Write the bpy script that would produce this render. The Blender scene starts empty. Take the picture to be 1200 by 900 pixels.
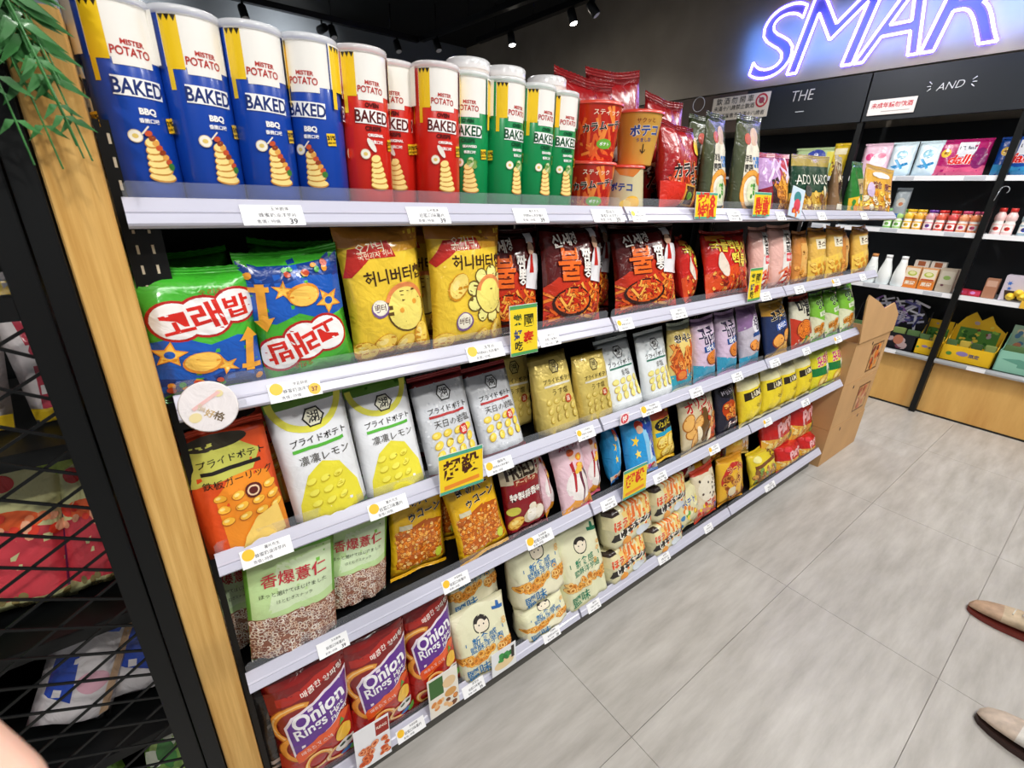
import bpy, bmesh, math, random
from math import sin, cos, pi, radians, sqrt, exp
from mathutils import Vector, Matrix, noise
from mathutils.geometry import tessellate_polygon

S = bpy.context.scene
COL = S.collection
random.seed(7)

# ------------------------------------------------------------------ camera
cd = bpy.data.cameras.new('camera'); cam = bpy.data.objects.new('camera', cd); COL.objects.link(cam)
cd.sensor_width = 36.0; cd.lens = 550.582 / 1200 * 36; cd.dof.use_dof = True; cd.dof.focus_distance = 1.2; cd.dof.aperture_fstop = 9.0; cd.clip_start = 0.01; cd.clip_end = 60
RW = [(0.79607844, -0.60435593, 0.03182815), (-0.20305245, -0.31627107, -0.9266835), (0.57011299, 0.73124997, -0.37449253)]
m = Matrix(((RW[0][0], -RW[1][0], -RW[2][0], 0.02083), (RW[0][1], -RW[1][1], -RW[2][1], -0.72736),
            (RW[0][2], -RW[1][2], -RW[2][2], 1.33561), (0, 0, 0, 1)))
cam.matrix_world = m
S.camera = cam

# ------------------------------------------------------------------ world, exposure, area lights
w = bpy.data.worlds.new('store_ambient'); S.world = w; w.use_nodes = True
w.node_tree.nodes['Background'].inputs[0].default_value = (0.93, 0.96, 1.0, 1)
w.node_tree.nodes['Background'].inputs[1].default_value = 0.20
S.view_settings.view_transform = 'Standard'; S.view_settings.look = 'None'
S.view_settings.gamma = 1.0; S.view_settings.exposure = 0.16
try: S.view_settings.use_curve_mapping = False
except Exception: pass
S.cycles.max_bounces = 6; S.cycles.transparent_max_bounces = 32; S.cycles.caustics_reflective = False; S.cycles.caustics_refractive = False
try: S.cycles.use_denoising = True
except Exception: pass

PANELS = [(-0.6, -1.35), (0.9, -1.35), (2.4, -1.35), (3.35, -0.55), (1.0, 1.9)]  # last panel is an added lamp, there to brighten the walls
for i, (x, y) in enumerate(PANELS):
    l = bpy.data.lights.new('panel_light', 'AREA'); l.shape = 'RECTANGLE'; l.size = 1.15; l.size_y = 0.28
    l.energy = 17; l.color = (1.0, 0.985, 0.96)
    o = bpy.data.objects.new('panel_light', l); COL.objects.link(o); o.location = (x, y, 2.865)
SPOTS = [((1.0, -1.83, 2.80), (0.5, 0.05, 0.9), 60), ((2.6, -1.68, 2.80), (2.2, 0.05, 0.9), 60), ((3.0, 0.9, 2.80), (4.2, 0.5, 1.0), 60),
         ((3.46, 3.89, 2.80), (3.6, 3.2, .0), 22), ((3.46, 3.0, 2.80), (3.8, 2.2, .5), 22), ((-1.0, -1.88, 2.80), (-0.3, 0.05, 0.7), 55),  # last one is added to brighten the pouches behind the mesh
         ((3.2, -1.62, 2.80), (4.2, -0.4, 0.4), 80), ((1.9, 4.95, 2.80), (1.7, 5.78, 2.7), 60), ((0.4, 4.95, 2.80), (0.3, 5.78, 2.7), 60)]  # last two are added to wash the far wall with light

# ------------------------------------------------------------------ helpers
def lin(h):
    if not isinstance(h, str): return tuple(h)
    h = h.lstrip('#')
    if len(h) == 3: h = ''.join(c * 2 for c in h)
    r = []
    for i in (0, 2, 4):
        c = int(h[i:i + 2], 16) / 255
        r.append(c / 12.92 if c <= 0.04045 else ((c + 0.055) / 1.055) ** 2.4)
    return tuple(r)

MATS = {}
def mat(name, col='#888', rough=0.5, metal=0.0, spec=0.5, coat=0.0, attr=False, bump=None, trans=0.0, alpha=1.0, emit=0.0, emitcol=None, ior=1.45, nvar=None, sheenfold=None):
    if name in MATS: return MATS[name]
    M = bpy.data.materials.new(name); M.use_nodes = True
    nt = M.node_tree; N = nt.nodes; L = nt.links; b = N['Principled BSDF']
    b.inputs['Base Color'].default_value = (*lin(col), 1); b.inputs['Roughness'].default_value = rough
    b.inputs['Metallic'].default_value = metal; b.inputs['Specular IOR Level'].default_value = spec
    b.inputs['Coat Weight'].default_value = coat; b.inputs['Coat Roughness'].default_value = 0.12
    b.inputs['Transmission Weight'].default_value = trans; b.inputs['Alpha'].default_value = alpha; b.inputs['IOR'].default_value = ior
    src = None
    if attr:
        a = N.new('ShaderNodeAttribute'); a.attribute_name = 'Col'; src = a.outputs['Color']
    if nvar:   # colour variation (scale, amount, stretch)
        tc = N.new('ShaderNodeTexCoord'); mp = N.new('ShaderNodeMapping'); mp.inputs['Scale'].default_value = nvar[2]
        nz = N.new('ShaderNodeTexNoise'); nz.inputs['Scale'].default_value = nvar[0]; nz.inputs['Detail'].default_value = 6
        L.new(tc.outputs[nvar[3] if len(nvar) > 3 else 'Object'], mp.inputs[0]); L.new(mp.outputs[0], nz.inputs['Vector'])
        mr = N.new('ShaderNodeMapRange'); mr.inputs[1].default_value = 0.3; mr.inputs[2].default_value = 0.7
        mr.inputs[3].default_value = 1 - nvar[1]; mr.inputs[4].default_value = 1 + nvar[1]
        L.new(nz.outputs['Fac'], mr.inputs[0])
        vm = N.new('ShaderNodeVectorMath'); vm.operation = 'SCALE'
        if src: L.new(src, vm.inputs[0])
        else: vm.inputs[0].default_value = lin(col)
        L.new(mr.outputs[0], vm.inputs['Scale']); src = vm.outputs[0]
    if src: L.new(src, b.inputs['Base Color'])
    if bump:   # (scale, strength, distance)
        tc = N.new('ShaderNodeTexCoord'); nz = N.new('ShaderNodeTexNoise'); nz.inputs['Scale'].default_value = bump[0]
        nz.inputs['Detail'].default_value = 3; nz.inputs['Distortion'].default_value = 0.8
        L.new(tc.outputs['Object'], nz.inputs['Vector'])
        bp = N.new('ShaderNodeBump'); bp.inputs['Strength'].default_value = bump[1]; bp.inputs['Distance'].default_value = bump[2]
        L.new(nz.outputs['Fac'], bp.inputs['Height']); L.new(bp.outputs[0], b.inputs['Normal'])
    if emit:
        b.inputs['Emission Color'].default_value = (*lin(emitcol or col), 1); b.inputs['Emission Strength'].default_value = emit
    MATS[name] = M; return M

film = mat('glossy_film', rough=0.26, coat=0.5, attr=True, bump=(26, 0.55, 0.012))
film_matte = mat('matte_film', rough=0.5, coat=0.08, attr=True, bump=(24, 0.4, 0.008))
foil = mat('metallic_foil', rough=0.32, metal=0.25, coat=.3, attr=True, bump=(30, 0.5, 0.01))
card = mat('printed_card', rough=0.45, attr=True)
tubecard = mat('can_print', rough=0.28, coat=0.3, attr=True)
whiteplastic = mat('white_plastic', '#f3f3f6', rough=0.32)
railmat = mat('rail_plastic', '#c4c4d4', rough=0.28, coat=0.2)
clearpl = mat('clear_plastic', '#c9ced6', rough=0.05, trans=0.0, alpha=0.10, spec=0.6)
clearfilm = mat('clear_film', '#f6f8f2', rough=0.12, alpha=0.28, spec=0.8, bump=(30, 0.5, 0.008))
blackmetal = mat('black_metal', '#0b0d0e', rough=0.42, metal=0.2, bump=(300, 0.05, 0.001))
darkpanel = mat('dark_panel', '#1b2027', rough=0.5, nvar=(3, 0.12, (1, 1, 1)))
brownpanel = mat('brown_panel', '#5a4a42', rough=0.6, nvar=(4, 0.15, (1, 1, 1)))
steel = mat('galvanised_steel', '#b9bcc0', rough=0.35, metal=0.8)
slotmat = mat('slot_lining', '#c9bda6', rough=0.5)
ceilmat = mat('ceiling_black', '#16181a', rough=0.9)
concrete = mat('grey_concrete', '#9a9083', rough=0.85, nvar=(1.6, 0.22, (1, 1, 1)), bump=(25, 0.2, 0.003))
bluegrey = mat('blue_grey_wall', '#69717a', rough=0.85, nvar=(1.6, 0.15, (1, 1, 1)))
rubber = mat('rubber', '#15120f', rough=0.6)

def wood(name, c1, c2, axis_scale, dark=0.25):
    M = bpy.data.materials.new(name); M.use_nodes = True; nt = M.node_tree; N = nt.nodes; L = nt.links; b = N['Principled BSDF']
    tc = N.new('ShaderNodeTexCoord'); mp = N.new('ShaderNodeMapping'); mp.inputs['Scale'].default_value = axis_scale
    nz = N.new('ShaderNodeTexNoise'); nz.inputs['Scale'].default_value = 1.0; nz.inputs['Detail'].default_value = 8; nz.inputs['Roughness'].default_value = 0.65
    L.new(tc.outputs['Object'], mp.inputs[0]); L.new(mp.outputs[0], nz.inputs['Vector'])
    cr = N.new('ShaderNodeValToRGB'); cr.color_ramp.elements[0].position = 0.32; cr.color_ramp.elements[1].position = 0.68
    cr.color_ramp.elements[0].color = (*lin(c1), 1); cr.color_ramp.elements[1].color = (*lin(c2), 1)
    L.new(nz.outputs['Fac'], cr.inputs[0]); L.new(cr.outputs[0], b.inputs['Base Color'])
    b.inputs['Roughness'].default_value = 0.42
    bp = N.new('ShaderNodeBump'); bp.inputs['Strength'].default_value = 0.15; bp.inputs['Distance'].default_value = 0.002
    L.new(nz.outputs['Fac'], bp.inputs['Height']); L.new(bp.outputs[0], b.inputs['Normal'])
    MATS[name] = M; return M
oak = wood('oak_board', '#bd8b41', '#e3b76c', (90, 90, 3))
oakwall = wood('oak_kick_board', '#c8924a', '#e2b468', (6, 7, 1.2))

def setp(o, label=None, cat=None, group=None, kind=None):
    if label: o['label'] = label
    if cat: o['category'] = cat
    if group: o['group'] = group
    if kind: o['kind'] = kind
    return o
def link(name, data, parent=None, loc=(0, 0, 0), rot=(0, 0, 0)):
    o = bpy.data.objects.new(name, data); COL.objects.link(o); o.parent = parent; o.location = loc; o.rotation_euler = rot
    return o
def thing(name, label, cat, loc=(0, 0, 0), rot=(0, 0, 0), group=None):
    return setp(link(name, None, None, loc, rot), label, cat, group)

class MB:
    """collects shapes, links them as one mesh"""
    def __init__(s): s.bm = bmesh.new(); s.c = s.bm.loops.layers.float_color.new('Col')
    def face(s, vs, col=(1, 1, 1), mi=0, smooth=False):
        try: f = s.bm.faces.new(vs)
        except ValueError: return
        f.material_index = mi; f.smooth = smooth
        for l in f.loops: l[s.c] = (*col, 1)
    def quadface(s, pts, col=(1, 1, 1), mi=0): s.face([s.bm.verts.new(p) for p in pts], lin(col), mi)
    def box(s, x0, y0, z0, x1, y1, z1, col=(1, 1, 1), mi=0, M=None, bev=0):
        c = lin(col)
        P = [(x0, y0, z0), (x1, y0, z0), (x1, y1, z0), (x0, y1, z0), (x0, y0, z1), (x1, y0, z1), (x1, y1, z1), (x0, y1, z1)]
        if M: P = [M @ Vector(p) for p in P]
        v = [s.bm.verts.new(p) for p in P]; fs = []
        for q in ((0, 3, 2, 1), (4, 5, 6, 7), (0, 1, 5, 4), (1, 2, 6, 5), (2, 3, 7, 6), (3, 0, 4, 7)): s.face([v[i] for i in q], c, mi)
        if bev:
            es = set(e for x in v for e in x.link_edges)
            bmesh.ops.bevel(s.bm, geom=list(es), offset=bev, segments=2, affect='EDGES', clamp_overlap=True)
        return s
    def bar(s, a, b, r, n=6, col=(1, 1, 1), mi=0, r2=None, smooth=True, cap=True):
        a = Vector(a); b = Vector(b); d = (b - a).normalized(); u = d.orthogonal().normalized(); t = d.cross(u); r2 = r if r2 is None else r2; c = lin(col)
        A = [s.bm.verts.new(a + (u * cos(2 * pi * i / n) + t * sin(2 * pi * i / n)) * r) for i in range(n)]
        B = [s.bm.verts.new(b + (u * cos(2 * pi * i / n) + t * sin(2 * pi * i / n)) * r2) for i in range(n)]
        for i in range(n): s.face([A[i], A[(i + 1) % n], B[(i + 1) % n], B[i]], c, mi, smooth)
        if cap: s.face(A[::-1], c, mi); s.face(B, c, mi)
        return s
    def lathe(s, prof, n=24, col=(1, 1, 1), mi=0, cx=0, cy=0, caps=(True, True), cols=None):
        rings = []
        for r, z in prof: rings.append([s.bm.verts.new((cx + r * cos(2 * pi * i / n), cy + r * sin(2 * pi * i / n), z)) for i in range(n)])
        for k in range(len(rings) - 1):
            cc = lin(cols[k]) if cols else lin(col)
            for i in range(n): s.face([rings[k][i], rings[k][(i + 1) % n], rings[k + 1][(i + 1) % n], rings[k + 1][i]], cc, mi, True)
        cc = lin(cols[0]) if cols else lin(col)
        if caps[0]: s.face(rings[0][::-1], cc, mi)
        cc = lin(cols[-1]) if cols else lin(col)
        if caps[1]: s.face(rings[-1], cc, mi)
        return s
    def prism(s, pts, z0, z1, col=(1, 1, 1), mi=0, M=None):
        c = lin(col); M = M or Matrix()
        a = [s.bm.verts.new(M @ Vector((x, y, z0))) for x, y in pts]; b = [s.bm.verts.new(M @ Vector((x, y, z1))) for x, y in pts]
        s.face(a[::-1], c, mi); s.face(b, c, mi); n = len(pts)
        for i in range(n): s.face([a[i], a[(i + 1) % n], b[(i + 1) % n], b[i]], c, mi)
        return s
    def mesh(s, name, mats):
        s.bm.normal_update(); me = bpy.data.meshes.new(name); s.bm.to_mesh(me); s.bm.free()
        for x in (mats if isinstance(mats, (list, tuple)) else [mats]): me.materials.append(x)
        return me
    def build(s, name, mats, parent=None, loc=(0, 0, 0), rot=(0, 0, 0)): return link(name, s.mesh(name, mats), parent, loc, rot)

# ------------------------------------------------------------------ text outlines as triangles (unit width, centred)
TXT = {}
def text_tris(s, bold=0.0):
    k = (s, bold)
    if k in TXT: return TXT[k]
    cu = bpy.data.curves.new('t', 'FONT'); cu.body = s; cu.size = 1; cu.offset = bold
    cjk = any(ord(c) > 0x2e00 for c in s); cu.resolution_u = 1 if cjk else 3
    ob = bpy.data.objects.new('t', cu); me = ob.to_mesh()
    V = [(v.co.x, v.co.y) for v in me.vertices]; me.calc_loop_triangles(); F = [tuple(t.vertices) for t in me.loop_triangles]
    ob.to_mesh_clear(); bpy.data.objects.remove(ob); bpy.data.curves.remove(cu)
    if not V: TXT[k] = ([], [], 1); return TXT[k]
    x0 = min(v[0] for v in V); x1 = max(v[0] for v in V); y0 = min(v[1] for v in V); y1 = max(v[1] for v in V); W = (x1 - x0) or 1
    V = [((x - (x0 + x1) / 2) / W, (y - (y0 + y1) / 2) / W) for x, y in V]
    TXT[k] = (V, F, (y1 - y0) / W); return TXT[k]

# ------------------------------------------------------------------ flat print laid on a surface
class Art:
    STEP = 0.00009
    def __init__(s, W, H, seed=1):
        s.W, s.H = W, H; s.lay = 0; s.b = {'artwork': ([], [], []), 'lettering': ([], [], [])}; s.r = random.Random(seed)
    def _add(s, pts, tris, col, bucket='artwork', dz=1.0):
        s.lay += dz; z = s.lay * s.STEP; V, F, C = s.b[bucket]; o = len(V)
        V.extend((x, y, z) for x, y in pts)
        for i, j, k in tris:
            A, B, D = pts[i], pts[j], pts[k]; ar = (B[0] - A[0]) * (D[1] - A[1]) - (B[1] - A[1]) * (D[0] - A[0])
            if abs(ar) < 1e-13: continue
            F.append((o + i, o + j, o + k) if ar > 0 else (o + i, o + k, o + j)); C.append(lin(col))
    def _poly(s, P, col, dz=1.0):   # metres
        P = [(min(max(x, 0.0008), s.W - 0.0008), min(max(y, 0.0008), s.H - 0.0008)) for x, y in P]
        s._add(P, [tuple(t) for t in tessellate_polygon([[Vector((x, y, 0)) for x, y in P]])], col, dz=dz)
    def poly(s, P, col, dz=1.0): s._poly([(x * s.W, y * s.H) for x, y in P], col, dz); return s
    def rect(s, x0, y0, x1, y1, col, rot=0, dz=1.0):
        cx, cy = (x0 + x1) / 2 * s.W, (y0 + y1) / 2 * s.H; a = (x1 - x0) / 2 * s.W; b = (y1 - y0) / 2 * s.H; c, d = cos(radians(rot)), sin(radians(rot))
        s._poly([(cx + u * a * c - v * b * d, cy + u * a * d + v * b * c) for u, v in ((-1, -1), (1, -1), (1, 1), (-1, 1))], col, dz); return s
    def _pt(s, cx, cy, x, y, rot): c, d = cos(radians(rot)), sin(radians(rot)); return (cx * s.W + x * c - y * d, cy * s.H + x * d + y * c)
    def ell(s, cx, cy, rx, ry, col, rot=0, n=18, dz=1.0, wob=0):
        s._poly([s._pt(cx, cy, rx * s.W * cos(2 * pi * i / n) * (1 + wob * s.r.uniform(-1, 1)), ry * s.W * sin(2 * pi * i / n) * (1 + wob * s.r.uniform(-1, 1)), rot) for i in range(n)], col, dz); return s
    def arc(s, cx, cy, r, t, col, a0=0, a1=360, sq=1.0, rot=0, n=18, dz=1.0):
        P = []; T = []
        for i in range(n + 1):
            a = radians(a0 + (a1 - a0) * i / n)
            P.append(s._pt(cx, cy, r * s.W * cos(a), r * sq * s.W * sin(a), rot)); P.append(s._pt(cx, cy, (r - t) * s.W * cos(a), (r - t) * sq * s.W * sin(a), rot))
        for i in range(n): T += [(2 * i, 2 * i + 2, 2 * i + 1), (2 * i + 2, 2 * i + 3, 2 * i + 1)]
        if all(0 < x < s.W and 0 < y < s.H for x, y in P): s._add(P, T, col, dz=dz)
        else:
            P = [(min(max(x, 0.0008), s.W - 0.0008), min(max(y, 0.0008), s.H - 0.0008)) for x, y in P]; s._add(P, T, col, dz=dz)
        return s
    def star(s, cx, cy, R, r, n, col, rot=0, dz=1.0):
        s._poly([s._pt(cx, cy, (R if i % 2 == 0 else r) * s.W * cos(pi * i / n), (R if i % 2 == 0 else r) * s.W * sin(pi * i / n), rot) for i in range(2 * n)], col, dz); return s
    def text(s, t, cx, cy, w, col, rot=0, bold=0.0, ol=0.0, olc=None, hs=1.0, sh=0.0, maxh=None):
        if any(ord(c) > 0x2e00 for c in t): bold *= .42; ol *= .55
        if ol: s.text_(t, cx, cy, w * (1 + ol * 1.6 / max(len(t), 1)), olc, rot, bold + ol, hs, sh)
        s.text_(t, cx, cy, w, col, rot, bold, hs, sh); return s
    def text_(s, t, cx, cy, w, col, rot, bold, hs, sh):
        V, F, asp = text_tris(t, bold); k = w * s.W
        P = [s._pt(cx, cy, x * k + y * k * hs * sh, y * k * hs, rot) for x, y in V]
        P = [(min(max(x, 0.0005), s.W - 0.0005), min(max(y, 0.0005), s.H - 0.0005)) for x, y in P]
        s._add(P, F, col, 'lettering'); return s
    def bits(s, x0, y0, x1, y1, n, size, cols, kind='blob', asp=0.8, edge=None, inside=None):
        for i in range(n):
            x = s.r.uniform(x0, x1); y = s.r.uniform(y0, y1)
            if inside and not inside(x, y): continue
            c = s.r.choice(cols); q = size * s.r.uniform(0.75, 1.2); rt = s.r.uniform(0, 180); dz = min(.3, 8.0 / n)
            if kind == 'ring':
                if edge: s.ell(x, y, q * 1.08, q * asp * 1.08, edge, rt, 9, dz=dz)
                s.arc(x, y, q, q * 0.5, c, sq=asp, rot=rt, n=9, dz=dz)
            elif kind == 'stick': s._stick(x, y, q * 3, q * 0.45, c, s.r.uniform(60, 120) if asp > 1 else rt, edge)
            else:
                if edge: s.ell(x, y - q * 0.15, q * 1.1, q * asp * 1.12, edge, rt, 9, dz=dz, wob=0.08)
                s.ell(x, y, q, q * asp, c, rt, 9, dz=dz, wob=0.08)
        s.lay += 1; return s
    def _stick(s, x, y, a, b, c, rt, edge=None):
        for k, cc in ((1.25, edge), (1, c)):
            if cc: s._poly([s._pt(x, y, u * a, v * b * k * s.W / s.W, rt) for u, v in ((-s.W, -s.W), (s.W, -s.W), (s.W, s.W), (-s.W, s.W))], cc, 0.12)
    def chip(s, cx, cy, r, rot=0, c='#f2cf5a', e='#c98a1e'):
        s.ell(cx, cy, r, r * 0.72, e, rot, 14, dz=.5); s.ell(cx + r * .04, cy + r * .04, r * .9, r * .62, c, rot, 14, dz=.5); s.ell(cx - r * .2, cy + r * .1, r * .4, r * .25, '#f9e08a', rot, 10, dz=.5); return s
    def emit(s, surf, xs, ys, mats, parent, names=('artwork', 'lettering')):
        out = []
        for nm in names:
            V, F, C = s.b[nm]
            if not F: continue
            bm = bmesh.new(); cl = bm.loops.layers.float_color.new('Col')
            vs = [bm.verts.new(v) for v in V]
            for f, c in zip(F, C):
                try: fc = bm.faces.new([vs[i] for i in f])
                except ValueError: continue
                for l in fc.loops: l[cl] = (*c, 1)
            for x in xs: bmesh.ops.bisect_plane(bm, geom=bm.verts[:] + bm.edges[:] + bm.faces[:], plane_co=(x, 0, 0), plane_no=(1, 0, 0), dist=1e-6)
            for y in ys: bmesh.ops.bisect_plane(bm, geom=bm.verts[:] + bm.edges[:] + bm.faces[:], plane_co=(0, y, 0), plane_no=(0, 1, 0), dist=1e-6)
            nr = []
            for v in bm.verts:
                p, n = surf(v.co.x, v.co.y); nr.append(n); v.co = p + n * (v.co.z + 0.0003)
            for f in bm.faces: f.smooth = True
            bmesh.ops.delete(bm, geom=[v for v in bm.verts if not v.link_faces], context='VERTS')
            bm.normal_update()
            bm.verts.index_update(); me = bpy.data.meshes.new(nm)
            bm.to_mesh(me); bm.free(); me.materials.append(mats)
            out.append(link(nm, me, parent))
        return out

# ------------------------------------------------------------------ bags
class Bag:
    """pillow / block-bottom / flat pouch; origin bottom centre, front faces -Y"""
    def __init__(s, w, h, D, kind='pillow', seed=0, cell=0.011, crease=1.0):
        s.w, s.h, s.D, s.kind, s.seed = w, h, D, kind, seed
        s.nx = max(6, int(w / cell)); s.nz = max(8, int(h / cell)); s.crease = crease
        s.F = [[s.pt(i / s.nx, k / s.nz, -1) for i in range(s.nx + 1)] for k in range(s.nz + 1)]
    def pt(s, fu, v, side):
        u = fu * 2 - 1; D = s.D; sd = s.seed
        if s.kind == 'pillow':
            t = (max(0, 1 - abs(u) ** 2.6)) ** 0.75 * (max(0, 1 - abs(2 * v - 1) ** 2.8)) ** 0.62
            sx = 1 - 0.085 * max(0, 1 - abs(2 * v - 1) ** 2.2) + .012 * noise.noise(Vector((sd, v * 4, u)))
        elif s.kind == 'block':
            t = (max(0, 1 - abs(u) ** 12)) ** 0.5 * min(1, (v / 0.04) ** 0.5 if v > 0 else 0) * (max(0, 1 - v ** 2.6)) ** 0.8
            sx = 1 - 0.03 * sin(pi * v)
        elif s.kind == 'box':
            t = (max(0, 1 - abs(u) ** 16)) ** 0.5 * min(1, (v / 0.05) ** 0.5 if v > 0 else 0) * min(1, (max(0, (1 - v) / 0.08)) ** 0.6); sx = 1
        else:  # flat pouch: thick at the base
            t = (max(0, 1 - abs(u) ** 3)) ** 0.7 * (max(0, 1 - v ** 1.8)) ** 0.9 * min(1, (v / 0.06) ** 0.5 if v > 0 else 0)
            sx = 1 - 0.02 * sin(pi * v)
        y = side * D / 2 * t
        a = s.crease * min(1, t * 2.2)
        y += side * a * 0.0062 * noise.noise(Vector((u * 2.4 + sd * 7.3, v * 3.1 + side, sd * 1.7)))
        y += a * 0.0028 * sin(u * 11 + sd * 2 + 2 * sin(v * 5 + sd)) * (exp(-v / 0.15) + exp(-(1 - v) / 0.15))
        y += side * a * 0.0030 * noise.noise(Vector((u * 6 + v * 4 + sd * 3.1, v * 5 - u * 3, sd * 2.7 + side)))
        y += s.crease * 0.0022 * sin(u * 6 + sd) * (exp(-v / 0.05) + exp(-(1 - v) / 0.05)) * (1 if s.kind in ('pillow', 'flat') else .3)
        z = v * s.h
        if s.kind == 'pillow': z += (0.006 * u * u - 0.003) * (1 if v > .5 else -1) * abs(2 * v - 1) ** 3 * s.crease
        x = u * s.w / 2 * sx
        return Vector((x, y, z))
    def surf(s, x, y):
        fx = min(max(x / s.w, 0), 1) * s.nx; fy = min(max(y / s.h, 0), 1) * s.nz
        i = min(int(fx), s.nx - 1); k = min(int(fy), s.nz - 1); a = fx - i; b = fy - k
        p00, p10, p01, p11 = s.F[k][i], s.F[k][i + 1], s.F[k + 1][i], s.F[k + 1][i + 1]
        p = p00 * (1 - a) * (1 - b) + p10 * a * (1 - b) + p01 * (1 - a) * b + p11 * a * b
        n = ((p10 - p00) * (1 - b) + (p11 - p01) * b).cross((p01 - p00) * (1 - a) + (p11 - p10) * a)
        n = n.normalized() if n.length > 1e-12 else Vector((0, -1, 0))
        if n.y > 0: n = -n
        return p, n
    def body(s, col, seal=None, sealh=0.05, mats=None, parent=None, sidecol=None):
        mb = MB(); bm = mb.bm; nx, nz = s.nx, s.nz
        f = [[bm.verts.new(s.F[k][i]) for i in range(nx + 1)] for k in range(nz + 1)]
        g = [[(f[k][i] if (i in (0, nx) or k in (0, nz)) else bm.verts.new(s.pt(i / nx, k / nz, 1))) for i in range(nx + 1)] for k in range(nz + 1)]
        c = lin(col)
        for k in range(nz):
            cc = lin(seal) if seal and ((k + .5) / nz > 1 - sealh or (k + .5) / nz < sealh) else c
            for i in range(nx):
                mb.face([f[k][i], f[k][i + 1], f[k + 1][i + 1], f[k + 1][i]], cc, 0, True)
                mb.face([g[k][i + 1], g[k][i], g[k + 1][i], g[k + 1][i + 1]], cc, 0, True)
        return mb.build('pouch', mats, parent)
    def seals(s, col, mats, parent, top=True, bottom=True):
        for on, name, k, sg in ((top, 'top_seal', s.nz, 1), (bottom, 'bottom_seal', 0, -1)):
            if not on: continue
            mb = MB(); c = lin(col); hh = 0.011; nr = 5; R = []
            for r in range(nr + 1):
                row = []
                for i in range(s.nx * 2 + 1):
                    fi = i / 2; a = int(min(fi, s.nx - 1)); t = fi - a; p = s.F[k][a].lerp(s.F[k][a + 1], t)
                    zz = hh * r / nr - (0.0012 if (r == nr and i % 2) else 0)
                    row.append(mb.bm.verts.new((p.x, p.y + (0.0006 if r % 2 else -0.0006) + (0.0003 if i % 2 else 0), p.z + sg * zz)))
                R.append(row)
            for r in range(nr):
                for i in range(s.nx * 2): mb.face([R[r][i], R[r][i + 1], R[r + 1][i + 1], R[r + 1][i]], c, 0, False)
            mb.build(name, mats, parent)

# ------------------------------------------------------------------ printed designs: name -> (body, seal, kind, w, h, D, material, draw)
DES = {}
def design(name, body, seal, kind, w, h, D, mats=None, cell=0.012):
    def f(fn): DES[name] = dict(body=body, seal=seal, kind=kind, w=w, h=h, D=D, mats=mats or film, fn=fn, cell=cell); return fn
    return f

@design('whale', '#48b034', '#3fae2e', 'pillow', .140, .205, .055)
def _(a):
    a.poly([(.0, .0), (1, 0), (1, .46), (.8, .5), (.55, .44), (.3, .52), (.0, .47)], '#1c59b8')
    a.poly([(.0, .0), (1, 0), (1, .16), (.7, .22), (.4, .15), (0, .2)], '#123a86')
    a.poly([(.0, .0), (1, 0), (1, .05), (.5, .06), (0, .05)], '#3ea62f')
    for cx, cy, r in ((.3, .64, .21), (.55, .67, .22), (.82, .74, .19)): a.ell(cx, cy, r + .03, r + .03, '#b3221e', n=24)
    for cx, cy, r in ((.3, .64, .21), (.55, .67, .22), (.82, .74, .19)): a.ell(cx, cy, r, r, '#f4f1f0', n=24)
    a.text('고', .30, .625, .27, '#d42a20', 14, .06); a.text('래', .56, .675, .27, '#d42a20', 14, .06); a.text('밥', .83, .735, .23, '#d42a20', 10, .06)
    a.star(.2, .38, .16, .075, 5, '#e7962a', 10); a.star(.2, .38, .13, .06, 5, '#f6c251', 10); a.ell(.2, .38, .045, .045, '#1c59b8')
    a.star(.66, .25, .12, .05, 5, '#e7962a', 40); a.star(.66, .25, .09, .035, 5, '#f6c251', 40)
    a.rect(.84, .18, .92, .47, '#eda83a', -6); a.rect(.79, .2, .97, .24, '#eda83a', -6); a.poly([(.8, .44), (.98, .46), (.9, .55)], '#eda83a')
    a.ell(.46, .3, .17, .13, '#e3902c', 10); a.ell(.46, .31, .15, .11, '#f8c65a', 10)
    a.bits(.15, .08, .95, .14, 10, .04, ['#c3492a', '#e99a33', '#3f9c35'], 'blob')
    a.text('오리온', .62, .86, .2, '#b3221e', 4)

@design('honey_a', '#edc83a', '#a8661c', 'pillow', .155, .232, .06)
def _(a):
    a.poly([(0, .84), (1, .86), (1, 1), (0, 1)], '#b5772b'); a.poly([(.3, .86), (1, .86), (1, .8), (.25, .79)], '#d99c2c')
    a.poly([(0, .64), (.1, .83), (.55, .88), (.62, .76), (.3, .76), (.08, .64)], '#bb2a20')
    a.text('오가닉', .33, .835, .32, '#f5e9c9', 5, .02); a.text('국민과자 허니', .38, .785, .4, '#f5e9c9', 5, .01)
    a.text('허니버터칩', .58, .63, .76, '#3d2413', 3, .045)
    a.ell(.68, .38, .27, .27, '#5f461e', n=26); a.ell(.68, .38, .25, .25, '#f4e173', n=26)
    a.arc(.68, .38, .29, .05, '#e88d50', 20, 160); a.ell(.6, .37, .03, .03, '#eaa23c'); a.ell(.8, .42, .03, .03, '#eaa23c')
    a.ell(.33, .40, .11, .1, '#7a5a8e'); a.ell(.33, .41, .095, .085, '#f2ecd8'); a.text('버터', .33, .41, .14, '#5b3a2a', 0, .03)
    for x, y, r in ((.36, .14, 10), (.62, .1, 40), (.85, .16, 80), (.13, .1, -20)): a.chip(x, y, .15, r)
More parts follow.
